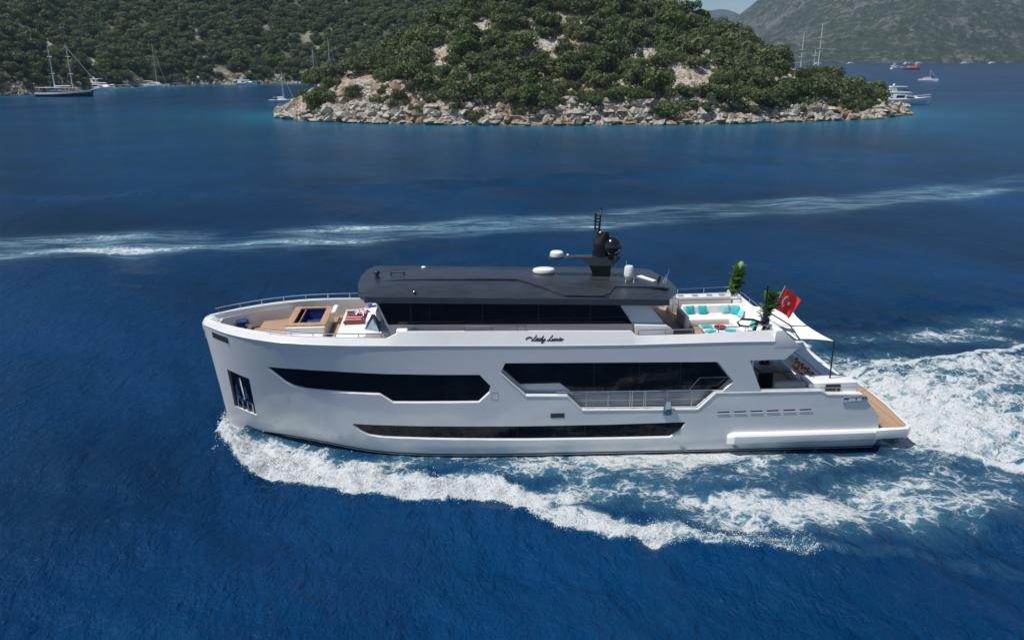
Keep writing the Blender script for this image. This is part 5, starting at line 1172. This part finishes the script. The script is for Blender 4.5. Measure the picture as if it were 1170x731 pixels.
# generic motor cruiser
def cruiser(L, label, mats=('boatwhite', 'boatblue'), fly=True, group=None):
    c = local('motor_cruiser', (0, 0, 0), label=label, cat='motor boat', group=group); B = L*.27; fb = L*.095
    part(hullmb(L, B, fb, .45, .92, L*.03), 'hull', mats[0], c, sharp=50)
    g = MB()
    for s in (-1, 1):
        rows = []
        for t in np.linspace(.02, .9, 14):
            x = -L/2+L*t; w_ = B/2*(.92+.08*min(1, t/.35)) if t < .35 else B/2*max(0, 1-((t-.35)/.65)**2.1); zt = fb*(1+.45*(1.6*t*t-.3*t))
            rows.append([(x, s*(w_*.80+.03), .12), (x, s*(w_*.965+.04), zt*.62)])
        g.loft(rows, closed=False, caps=False)
    part(g, 'hull_side', mats[1], c)
    z0 = fb*1.02
    g = MB(); g.loft([[(x, -B*w1, z0), (x, -B*w2, z0+h), (x, B*w2, z0+h), (x, B*w1, z0)] for x, w1, w2, h in ((-L*.40, .40, .38, L*.105), (-L*.05, .42, .36, L*.108), (L*.08, .40, .33, L*.095), (L*.24, .32, .20, L*.035), (L*.34, .2, .1, L*.012))], closed=True, smooth=False); part(g, 'cabin', mats[0], c, bevel=.06)
    g = MB()
    for s in (-1, 1):
        y0, y1 = sorted((s*B*.405, s*B*.412)); g.prism([(-L*.22, z0+L*.03), (-L*.07, z0+L*.03), (-L*.04, z0+L*.078), (-L*.20, z0+L*.078)], y0, y1, 'y')
        g.prism([(-L*.02, z0+L*.025), (L*.16, z0+L*.018), (L*.06, z0+L*.062), (-L*.01, z0+L*.07)], y0-(s*.15 if s > 0 else 0), y1-(s*.15 if s < 0 else 0), 'y')
    part(g, 'cabin_window', 'boatdark', c)
    part(MB().box(-L*.52, -L*.40, -B*.42, B*.42, .25, .45, .1), 'bathing_platform', mats[0], c)
    if fly:
        z1 = z0+L*.108; g = MB(); g.prism([(-L*.46, z1), (L*.06, z1), (L*.10, z1+L*.02), (-L*.02, z1+L*.045), (-L*.46, z1+L*.035)], -B*.38, B*.38, 'y'); part(g, 'flybridge', mats[0], c, bevel=.05)
        g = MB()
        for s in (-1, 1): y0, y1 = sorted((s*B*.34, s*B*.30)); g.prism([(-L*.30, z1+.2), (-L*.18, z1+.2), (-L*.24, z1+L*.13), (-L*.30, z1+L*.13)], y0, y1, 'y')
        part(g, 'radar_arch', mats[0], c); part(MB().prism([(-L*.31, z1+L*.12), (-L*.02, z1+L*.125), (L*.0, z1+L*.135), (-L*.31, z1+L*.14)], -B*.35, B*.35, 'y'), 'hardtop', mats[0], c)
        part(MB().ball((-L*.25, 0, z1+L*.165), L*.022, 10), 'radar_dome', mats[0], c)
        part(MB().prism([(-L*.05, z1+L*.04), (L*.03, z1+L*.035), (-L*.03, z1+L*.085)], -B*.3, B*.3, 'y'), 'windscreen', 'boatdark', c)
    g = MB()
    for s in (-1, 1): g.tube([(x, s*max(.05, B/2*(1-(max(0, (x/L+.5)-.35)/.65)**2.1))*.93, fb*(1+.45*(1.6*(x/L+.5)**2-.3*(x/L+.5)))+L*.04) for x in np.linspace(0, L*.48, 8)], .05, 4)
    part(g, 'bow_rail', 'alu', c); return c
placeb(cruiser(23.5, 'white and pale blue flybridge motor yacht anchored off the right tip of the headland'), 211.5, 331, -8)
placeb(cruiser(22, 'white motor cruiser moored just right of the dark two-masted gulet', ('boatwhite', 'boatwhite')), -222, 520, -22)
placeb(cruiser(17, 'lone white flybridge motor boat moored against the wooded shore behind the bay', ('boatwhite', 'boatwhite')), -155.5, 630, -12)
placeb(cruiser(26, 'small white boat far off near the mountains, left of the orange-red boat', ('boatwhite', 'boatwhite')), 800, 1415, 10)
placeb(cruiser(12, 'white boat only just showing over the trees near the right end of the headland', ('boatwhite', 'boatwhite')), 322, 590, 15)
# sailing yachts and catamarans
def sailboat(L, H, label, cata=False, mats='boatwhite', group=None, bimini=True):
    c = local('catamaran' if cata else 'sailing_yacht', (0, 0, 0), label=label, cat='catamaran' if cata else 'sailing boat', group=group); B = L*.28
    if cata:
        for s in (-1, 1):
            g = hullmb(L, L*.12, L*.11, .15, .85, .3); g.xf(Matrix.Translation((0, s*L*.22, 0))); part(g, 'hull', mats, c, sharp=50)
        part(MB().box(-L*.42, L*.2, -L*.21, L*.21, L*.07, L*.115, .2), 'bridge_deck', mats, c, bevel=.05)
        part(MB().prism([(-L*.25, L*.115), (L*.17, L*.115), (L*.08, L*.2), (-L*.25, L*.215)], -L*.17, L*.17, 'y'), 'cabin', mats, c, bevel=.06)
        part(MB().prism([(-L*.22, L*.14), (L*.14, L*.14), (L*.085, L*.185), (-L*.22, L*.185)], -L*.172, L*.172, 'y'), 'cabin_window', 'boatdark', c)
        part(MB().box(-L*.44, -L*.2, -L*.2, L*.2, L*.245, L*.26, .1), 'bimini', mats if bimini else 'navy', c)
    else:
        part(hullmb(L, B, L*.085, .2, .75, .4), 'hull', mats, c, sharp=50)
        part(MB().prism([(-L*.18, L*.08), (L*.2, L*.085), (L*.12, L*.12), (-L*.16, L*.125)], -B*.25, B*.25, 'y'), 'cabin', mats, c, bevel=.05)
        part(MB().box(-L*.36, -L*.19, -B*.35, B*.35, L*.2, L*.215, .1), 'bimini', 'navy', c)
    mx = L*.06; m_ = part(MB().tube([(mx, 0, L*.08), (mx-.1, 0, H)], .17, 7, .10), 'mast', 'alu', c)
    for hz, w_ in ((.42, 1.0), (.72, .8)): part(MB().tube([(mx, -w_, H*hz), (mx, w_, H*hz)], .06, 4), 'spreader', 'alu', m_)
    part(MB().tube([(mx, 0, L*.17), (-L*.35, 0, L*.18)], .24, 6), 'boom_with_sail', 'boatwhite', c)
    part(MB().tube([(L*.47, 0, L*.10), (mx, 0, H*.96)], .07, 4), 'furled_jib', 'boatwhite', c)
    g = MB()
    for s in (-1, 1): g.tube([(mx, s*(L*.2 if cata else B*.45), L*.09), (mx, s*.8, H*.7), (mx, 0, H*.98)], .03, 4)
    part(g, 'shroud', 'alu', c); return c
placeb(sailboat(17, 30, 'white catamaran with a tall mast and flat bimini moored below the wooded hill', True), -210, 586, -10)
placeb(sailboat(13, 14, 'single-masted white sailing yacht at anchor just left of the rocky point'), -80, 372, -12)
placeb(sailboat(18, 31, 'tall-masted sailing yacht mostly hidden behind the rocky left shoulder of the headland'), -65, 430, 30)
placeb(sailboat(15, 25.7, 'shorter-masted sailing yacht hidden behind the headland, left of the taller bare mast'), -77, 452, 15)
placeb(sailboat(16, 9.5, 'white catamaran with a dark top on the open water at the right', True, bimini=False), 433, 690, -35)
# tall ship behind the headland: only its masts stand clear
ts = local('three_masted_schooner', (0, 0, 0), label='sailing ship behind the headland, only its tall white masts showing above the trees', cat='sailing ship')
part(hullmb(44, 9, 2.6, .5, .75), 'hull', 'boatwhite', ts, sharp=50); part(MB().box(-14, 8, -2.6, 2.6, 2.5, 4.2, .4), 'cabin', 'boatwood', ts, bevel=.1)
for x, h, sp_ in ((-10, 33.4, (.74, .62)), (-2.5, 24.7, (.87,)), (0, 38.4, (.66, .81))):
    m_ = part(MB().tube([(x, 0, 2), (x, 0, h)], .30, 8, .14), 'mast', 'boatwhite', ts)
    for hz in sp_: part(MB().tube([(x-2.2, -1.0, h*hz), (x+2.2, 1.0, h*hz)], .12, 5), 'crosstree', 'boatwhite', m_)
placeb(ts, 207.2, 418, 0)
# orange-red excursion boat far off
rb = local('excursion_boat', (0, 0, 0), label='orange-red excursion boat with a raised stern far off on the right', cat='excursion boat')
part(hullmb(36, 10, 3.4, .5, .8), 'hull', 'boatred', rb, sharp=50); part(MB().box(-10, 8, -4, 4, 3.2, 7.0, .6), 'deck_awning', 'boatpink', rb, bevel=.2)
part(MB().prism([(-16, 3), (-8, 3), (-8, 10), (-11, 13), (-15, 9)], -3.5, 3.5, 'y'), 'raised_stern', 'boatred', rb, bevel=.2)
part(MB().tube([(-11, 0, 9), (-11, 0, 16)], .5, 6, .2), 'mast', 'boatred', rb); part(MB().box(-20, -15, -3, 3, 1, 3.2, .5), 'stern_platform', 'boatwhite', rb)
placeb(rb, 783, 1340, 172); rb.scale = (.8, .8, .8)
# canopied day boats along the left shore
for k, (x, y, h, L, mt, l) in enumerate(((-216, 545, 4, 15, 'boatwhite', 'day boat with a pale hull and grey canopy moored beside the white cruiser'), (-208, 562, -6, 12, 'boatblue', 'small pale day boat with a white top between the canopied boat and the catamaran'), (-193, 584, 4, 11, 'boatwhite', 'small white boat tucked in right of the catamaran by the shore'), (-229, 492, -20, 11, 'boatwhite', 'small grey-topped boat moored in shadow between the gulet and the white cruiser'))):
    c = local('day_boat', (0, 0, 0), label=l, cat='day boat', group='small canopied boats along the left shore')
    part(hullmb(L, L*.3, .9, .4, .85), 'hull', mt, c, sharp=50); part(MB().box(-L*.38, L*.2, -L*.14, L*.14, 2.7, 2.85, .1), 'canopy', 'canopy' if k != 1 else 'boatwhite', c)
    for xx in (-L*.35, L*.17):
        for s in (-1, 1): part(MB().tube([(xx, s*L*.12, .8), (xx, s*L*.12, 2.7)], .05, 5), 'canopy_post', 'alu', c)
    part(MB().box(-L*.2, L*.05, -L*.1, L*.1, .8, 1.6, .1), 'cabin', 'boatwhite', c, bevel=.05); placeb(c, x, y, h)
# tiny boats under the far mountains
far0 = None
for k, (x, y, h) in enumerate(((1050, 2300, 10), (1195, 2400, -5), (1340, 2350, 20), (1450, 2480, 0), (1560, 2420, -15), (1010, 2480, 5), (1700, 2500, 12))):
    if far0 is None:
        far0 = local('distant_motor_boat', (0, 0, 0), label='tiny white boat strung out along the foot of the far mountains', cat='motor boat', group='tiny white boats below the far mountains')
        part(hullmb(24, 6.5, 2.6, .4, .9), 'hull', 'boatwhite', far0); part(MB().box(-8, 4, -2.4, 2.4, 2.5, 5.6, .5), 'cabin', 'boatwhite', far0, bevel=.2); c = far0
    else: c = copy_tree(far0)
    placeb(c, x, y, h)
# ================================================================== TREES
def crown(seed, rx, rz, nb, nl, ls, low=.25):
    """leaf clumps scattered over many small lobes; base of the tree at the origin"""
    r = np.random.RandomState(seed); V = []; F = []
    cs = []
    for k in range(nb):
        a = r.rand()*6.28; q = math.sqrt(r.rand())*rx*.74; zc = rz*(low+.62*r.rand()*(1-.45*(q/rx)**2)); cs.append((q*math.cos(a), q*math.sin(a), zc, rx*(.24+.20*r.rand())))
    cs = np.array(cs); w_ = cs[:, 3]**2; pick = r.choice(nb, nl, p=w_/w_.sum()); c = cs[pick]
    d = r.randn(nl, 3); d[:, 2] = d[:, 2]*.8+.25; d /= np.linalg.norm(d, axis=1)[:, None]
    p = c[:, :3]+d*c[:, 3:4]*(.80+.30*r.rand(nl, 1))*np.array([1, 1, .8])
    p[:, 2] = np.maximum(p[:, 2], .15)
    nrm = d+r.randn(nl, 3)*.40; nrm /= np.linalg.norm(nrm, axis=1)[:, None]
    t = np.cross(nrm, r.randn(nl, 3)); t /= np.linalg.norm(t, axis=1)[:, None]; b = np.cross(nrm, t)
    s = ls*(.6+.8*r.rand(nl, 1)); k = .55+.5*r.rand(nl, 1)
    quad = np.stack([p-t*s, p-b*s*k+nrm*s*.15, p+t*s, p+b*s*k-nrm*s*.1], 1)
    return quad.reshape(-1, 3), np.arange(nl*4).reshape(-1, 4), cs
def treekind(name, seed, rx, rz, nb, nl, ls, mat, label, low=.25, trunk=True):
    V_, F_, cs = crown(seed, rx, rz, nb, int(nl*1.9), ls*.72, low)
    root = empty(name, (0, 0, 0)); c = fastmesh('crown', V_, F_, mat, False, root)
    g = MB(); r_ = random.Random(seed); h = rz*.55
    g.tube([(0, 0, -.8), (.1, .05, h*.5), (.2*r_.uniform(-1, 1), .2, h)], .26, 6, .12)
    for k in range(4):
        b = cs[k % len(cs)]; g.tube([(.05, .03, h*.35), (b[0]*.5, b[1]*.5, b[2]*.75), (b[0]*.85, b[1]*.85, b[2])], .12, 5, .05)
    part(g, 'trunk', 'bark', root); root['label'] = label; root['category'] = 'tree' if name != 'shrub' else 'shrub'
    return root
kinds = [treekind('olive_tree', 11, 4.4, 6.2, 17, 900, .40, 'leaf', ''), treekind('olive_tree', 12, 5.0, 6.6, 20, 1050, .42, 'leaf', ''), treekind('olive_tree', 13, 3.7, 5.2, 13, 760, .38, 'leaf', ''),
         treekind('olive_tree', 14, 4.7, 5.6, 19, 950, .40, 'leaf', ''), treekind('pine_tree', 15, 4.0, 8.0, 18, 950, .38, 'pine', '', .2), treekind('shrub', 16, 2.5, 2.8, 9, 420, .32, 'leaf', '', .12), treekind('shrub', 17, 1.9, 2.1, 7, 300, .28, 'leaf', '', .12)]
bush0 = treekind('shrub', 21, 5.4, 6.6, 24, 1500, .42, 'leaf', '', .08)
lime0 = treekind('shrub', 22, 3.0, 2.0, 11, 520, .30, 'lime', '', .05)
RS = np.random.RandomState(77)
# openings in the scrub as the photo shows them: (px, py, rx, ry) seen from the drone
BARE = [(372, 128, 62, 30), (432, 116, 62, 34), (402, 96, 34, 16), (500, 130, 34, 14), (497, 62, 24, 11), (520, 72, 22, 9), (604, 34, 8, 16), (650, 20, 24, 9), (668, 32, 10, 8), (738, 62, 20, 11), (775, 88, 34, 15), (803, 72, 10, 20), (690, 112, 20, 9), (640, 128, 60, 9), (560, 122, 20, 9), (535, 100, 8, 8), (745, 118, 26, 9), (905, 83, 13, 9), (938, 122, 22, 14), (955, 105, 12, 9), (1010, 122, 22, 10), (590, 108, 9, 7), (715, 100, 12, 6)]
def bare(px, py):
    return any(((px-a)/c)**2+((py-b)/d)**2 < 1 for a, b, c, d in BARE)
cand = []
gx = np.arange(-62, 180, 3.1); gy = np.arange(224, 380, 3.1)
for x in gx:
    for y in gy:
        xx_, yy_ = x+RS.uniform(-1.5, 1.5), y+RS.uniform(-1.5, 1.5)
        h0, t, d = head_base(np.array(xx_), np.array(yy_))
        if float(h0) < 1.0: continue
        z = float(head_h(np.array(xx_), np.array(yy_)))
        px, py = project((xx_, yy_, z+1.5)); edge = 2.6+2.0*vnoise(np.array(xx_*.12), np.array(3.3), 5)
        cand.append((float(d), xx_, yy_, z, px, py, float(t), float(edge)))
RS.shuffle(cand)
placed = []; cell = {}
def free(x, y, r):
    for i in range(-3, 4):
        for j in range(-3, 4):
            for (a, b, q) in cell.get((int(x//4)+i, int(y//4)+j), ()):
                if (a-x)**2+(b-y)**2 < (.50*(r+q))**2: return False
    return True
for d, x, y, z, px, py, t, e in cand:
    inb = bare(px, py) or vnoise(np.array(x*.075), np.array(y*.075), 202) > .74; lowband = d < e
    if py > 147 or t > 1.9: continue
    if inb or lowband:
        if RS.rand() > (.10 if inb else .07): continue
        k = RS.choice([5, 6]); sc_ = RS.uniform(.35, .8)
    else:
        k = RS.choice([0, 1, 2, 3, 4, 5], p=[.22, .2, .2, .2, .08, .10]); sc_ = RS.uniform(.6, 1.6)
        if d < 9: sc_ *= .72
    r = [4.4, 5, 3.7, 4.7, 4, 2.5, 1.9][k]*sc_
    if not free(x, y, r): continue
    cell.setdefault((int(x//4), int(y//4)), []).append((x, y, r)); placed.append((x, y, z, k, sc_, px, py, t, r))
# the largest in view stand alone as things, the remainder is one mass
def size_seen(p): return p[8]/math.hypot(p[0]-CAMP[0], p[1]-CAMP[1])*(0 if p[7] > 1.12 else 1)
placed.sort(key=size_seen, reverse=True)
LAB = {0: ('grey-green wild olive tree in the dense scrub on the headland', 'tree', 'olive trees on the headland'), 4: ('taller deep green pine tree standing in the scrub of the headland', 'tree', 'pine trees on the headland'), 5: ('low rounded shrub on the stony ground of the headland', 'shrub', 'low shrubs on the headland')}
used = {}; indiv = placed[:285]; rest = placed[285:]
for (x, y, z, k, sc_, px, py, t, r) in indiv:
    o = kinds[k] if k not in used else copy_tree(kinds[k]); used[k] = 1
    o.location = (x, y, z-.35*sc_); o.rotation_euler = (0, 0, RS.uniform(0, 6.28)); o.scale = (sc_, sc_, sc_*RS.uniform(.85, 1.12))
    l, c, gr = LAB[0 if k < 4 else (4 if k == 4 else 5)]; o['label'] = l; o['category'] = c; o['group'] = gr
for k in range(len(kinds)):
    if k not in used:
        o = kinds[k]; o.location = (60+k*6, 300, float(head_h(np.array(60.+k*6), np.array(300.)))-.3); l, c, gr = LAB[0 if k < 4 else (4 if k == 4 else 5)]; o['label'] = l; o['category'] = c; o['group'] = gr
def special(src, x, y, sc_, label, cat, name=None, copy=True, zs=1.12):
    o = copy_tree(src) if copy else src
    z = float(head_h(np.array(float(x)), np.array(float(y)))); o.location = (x, y, z-.3); o.scale = (sc_, sc_, sc_*zs); o['label'] = label; o['category'] = cat; o.rotation_euler = (0, 0, RS.uniform(0, 6))
    if 'group' in o.keys(): del o['group']
    return o
special(bush0, -43.5, 251.0, 1.15, 'large round dark bush standing alone on bare rocks at the headland left end', 'bush', copy=False)
special(lime0, -23.5, 243.5, 1.0, 'low bright green shrub alone on the bare slope right of the lone round bush', 'shrub', copy=False)
special(kinds[1], -16.5, 268, 1.15, 'dense dark tree at the upper edge of the bare rocky slope', 'tree')
special(kinds[3], -8, 246, 1.25, 'broad dark tree overhanging the rocks just right of the bare slope', 'tree')
special(kinds[1], 150.5, 258, 1.2, 'broad rounded tree standing apart at the low right tip of the headland', 'tree')
special(kinds[2], 158.0, 262, 1.1, 'outermost tree on the right tip of the headland, next to the bare point', 'tree')
print('trees', len(placed), 'indiv', len(indiv))
# woodland masses: points that carry the crowns of trees already standing in the scene
def instancer(name, P, S, srcs, label, cat):
    me = bpy.data.meshes.new(name); me.vertices.add(len(P)); me.vertices.foreach_set('co', np.asarray(P, np.float32).ravel())
    a = me.attributes.new('size', 'FLOAT', 'POINT'); a.data.foreach_set('value', np.asarray(S, np.float32))
    o = bpy.data.objects.new(name, me); COL.objects.link(o); tag(o, label, cat, kind='stuff')
    ng = bpy.data.node_groups.new(name+'_nodes', 'GeometryNodeTree'); ng.interface.new_socket('Geometry', in_out='INPUT', socket_type='NodeSocketGeometry'); ng.interface.new_socket('Geometry', in_out='OUTPUT', socket_type='NodeSocketGeometry')
    gi = ng.nodes.new('NodeGroupInput'); go = ng.nodes.new('NodeGroupOutput'); jo = ng.nodes.new('GeometryNodeJoinGeometry')
    sel = ng.nodes.new('FunctionNodeRandomValue'); sel.data_type = 'INT'; sel.inputs[4].default_value = 0; sel.inputs[5].default_value = len(srcs)-1; sel.inputs['Seed'].default_value = 5
    rot = ng.nodes.new('FunctionNodeRandomValue'); rot.data_type = 'FLOAT_VECTOR'; rot.inputs[0].default_value = (0, 0, 0); rot.inputs[1].default_value = (0, 0, 6.28)
    at = ng.nodes.new('GeometryNodeInputNamedAttribute'); at.data_type = 'FLOAT'; at.inputs[0].default_value = 'size'
    for k, s in enumerate(srcs):
        oi = ng.nodes.new('GeometryNodeObjectInfo'); oi.transform_space = 'ORIGINAL'; oi.inputs['As Instance'].default_value = True; oi.inputs[0].default_value = s
        cp = ng.nodes.new('FunctionNodeCompare'); cp.data_type = 'INT'; cp.operation = 'EQUAL'; ng.links.new(sel.outputs[2], cp.inputs[2]); cp.inputs[3].default_value = k
        ip = ng.nodes.new('GeometryNodeInstanceOnPoints'); ng.links.new(gi.outputs[0], ip.inputs['Points']); ng.links.new(cp.outputs[0], ip.inputs['Selection']); ng.links.new(oi.outputs['Geometry'], ip.inputs['Instance'])
        ng.links.new(rot.outputs[0], ip.inputs['Rotation']); ng.links.new(at.outputs[0], ip.inputs['Scale']); ng.links.new(ip.outputs[0], jo.inputs[0])
    ng.links.new(jo.outputs[0], go.inputs[0]); md = o.modifiers.new('woodland', 'NODES'); md.node_group = ng
    return o
def crown_of(r): return [c for c in r.children if c.name.startswith('crown')][0]
src = [crown_of(kinds[k]) for k in (0, 1, 2, 3, 4)]
if rest: instancer('headland_scrub', [(p[0], p[1], p[2]-.3) for p in rest], [p[4] for p in rest], src[:4], 'dense grey-green scrub filling the back of the headland', 'scrub')
HB = [(60, 55, 14, 5, 35), (45, 42, 20, 4, 30), (18, 28, 16, 5, 40), (8, 5, 12, 8, 0), (82, 62, 16, 4, 30), (105, 72, 10, 5, 30), (224, 45, 4, 16, -12), (230, 66, 6, 5, 0), (206, 59, 9, 4, 0), (12, 103, 20, 8, 0), (60, 22, 10, 3, 0), (42, 28, 14, 3, 0), (100, 66, 6, 6, 0), (570, 12, 6, 4, 0)]
def hbare(px, py):
    for a, b, c, d, th in HB:
        t = R(th); u = (px-a)*math.cos(t)+(py-b)*math.sin(t); v = -(px-a)*math.sin(t)+(py-b)*math.cos(t)
        if (u/c)**2+(v/d)**2 < 1: return True
    return False
vv = np.zeros(len(hill.data.vertices)*3, np.float32); hill.data.vertices.foreach_get('co', vv); vv = vv.reshape(-1, 3)
ct, st_, cy_, sy_ = math.cos(TILT), math.sin(TILT), math.cos(YAW), math.sin(YAW)
fw = np.array([sy_*ct, cy_*ct, -st_]); rr_ = np.array([cy_, -sy_, 0]); uu_ = np.cross(rr_, fw); q = vv-CAMP; dd_ = np.maximum(q@fw, 1); hx = 585+FPX*(q@rr_)/dd_; hy = 365.5-FPX*(q@uu_)/dd_
attr(hill, 'stony', np.maximum(np.array([1.0 if hbare(a, b+2) else 0.0 for a, b in zip(hx, hy)]), .45*smoothstep(.90, .95, vnoise(vv[:, 0]*.05, vv[:, 1]*.035, 203))))
P = []; S = []
gx = np.arange(-620, 220, 6.2); gy = np.arange(400, 1080, 6.2)
XX, YY = np.meshgrid(gx, gy); XX = XX+RS.uniform(-3, 3, XX.shape); YY = YY+RS.uniform(-3, 3, YY.shape); DD = poly_d(XX, YY); ZZ = hill_h(XX, YY)+fbm(XX*.12, YY*.12, 51, 3)*1.2
for x, y, d, z in zip(XX.ravel(), YY.ravel(), DD.ravel(), ZZ.ravel()):
    if d < 2 or z < .6: continue
    px, py = project((x, y, z+2))
    if px < -40 or px > 800 or py < -60: continue
    if hbare(px, py) and RS.rand() > .1: continue
    if RS.rand() < (.75 if vnoise(np.array(x*.05), np.array(y*.035), 203) > .90 else .03): continue
    s = RS.uniform(.85, 1.6)*(1.0+.25*float(fbm(np.array(x*.02), np.array(y*.02), 9, 2)))
    if d < 12: s *= .7
    P.append((x, y, z-.4)); S.append(s)
print('hill trees', len(P))
instancer('hill_woodland', P, S, src+[src[4]], 'green pine and olive woodland covering the hill across the bay', 'woodland')
# loose boulders along the water's edge
r = np.random.RandomState(5); V0 = []; F0 = []
ph = (1+5**.5)/2; ico = np.array([(-1, ph, 0), (1, ph, 0), (-1, -ph, 0), (1, -ph, 0), (0, -1, ph), (0, 1, ph), (0, -1, -ph), (0, 1, -ph), (ph, 0, -1), (ph, 0, 1), (-ph, 0, -1), (-ph, 0, 1)])/1.9
icf = np.array([(0, 11, 5), (0, 5, 1), (0, 1, 7), (0, 7, 10), (0, 10, 11), (1, 5, 9), (5, 11, 4), (11, 10, 2), (10, 7, 6), (7, 1, 8), (3, 9, 4), (3, 4, 2), (3, 2, 6), (3, 6, 8), (3, 8, 9), (4, 9, 5), (2, 4, 11), (6, 2, 10), (8, 6, 7), (9, 8, 1)])
n = 4000; bx0 = r.uniform(-64, 181, n); dd = np.abs(r.randn(n))*5-.6
bx1 = r.uniform(-60, -5, 900); bd1 = r.uniform(0, 26, 900); bx0 = np.r_[bx0, bx1]; dd = np.r_[dd, bd1]; n = len(bx0)
by0 = np.interp(bx0, SH[:, 0], SH[:, 1])+dd; bz0 = head_h(bx0, by0); sz = .25+2.0*r.rand(n)**6
sq = r.uniform(.6, 1.3, (n, 1, 3))*np.array([1.15, 1, .75]); pt = ico[None]*(1+.30*r.randn(n, 12, 1))*sz[:, None, None]*sq
V0 = (pt+np.stack([bx0, by0, np.maximum(bz0, -.2)+sz*.15], 1)[:, None]).reshape(-1, 3); F0 = (icf[None]+12*np.arange(n)[:, None, None]).reshape(-1, 3)
o = fastmesh('shore_boulders', V0, F0, 'rock', False); tag(o, 'pale limestone boulders and rubble along the foot of the headland', 'rocks', kind='stuff')
# rocky foot of the wooded hill
m_ = 900; seg = r.randint(2, len(LS)-3, m_); tt = r.rand(m_); A_ = LS[seg]; B_ = LS[seg+1]; pp = A_+(B_-A_)*tt[:, None]; nrm = np.stack([-(B_-A_)[:, 1], (B_-A_)[:, 0]], 1); nrm /= np.linalg.norm(nrm, axis=1)[:, None]
pp = pp+nrm*(np.abs(r.randn(m_))*3)[:, None]; zz = hill_h(pp[:, 0], pp[:, 1]); sz = .5+1.2*r.rand(m_)**3
pt = ico[None]*(1+.2*r.randn(m_, 12, 1))*sz[:, None, None]; V0 = (pt+np.stack([pp[:, 0], pp[:, 1], np.maximum(zz, 0)], 1)[:, None]).reshape(-1, 3); F0 = (icf[None]+12*np.arange(m_)[:, None, None]).reshape(-1, 3)
o = fastmesh('shoreline_rocks', V0, F0, 'rock', False); tag(o, 'rocks along the waterline below the wooded hill across the bay', 'rocks', kind='stuff')
# ================================================================== AIR
hz = MB().box(-5600, 10300, -800, 10300, -6, 620).build('haze', None); tag(hz, kind='stuff')
m = bpy.data.materials.new('sea_air'); m.use_nodes = True; n = m.node_tree; n.nodes.clear()
ot = n.nodes.new('ShaderNodeOutputMaterial'); pv = n.nodes.new('ShaderNodeVolumePrincipled'); pv.inputs['Color'].default_value = (.52, .74, 1.0, 1); pv.inputs['Density'].default_value = .00007; pv.inputs['Anisotropy'].default_value = .2
n.links.new(pv.outputs[0], ot.inputs['Volume']); hz.data.materials.append(m)
hz.display_type = 'WIRE'
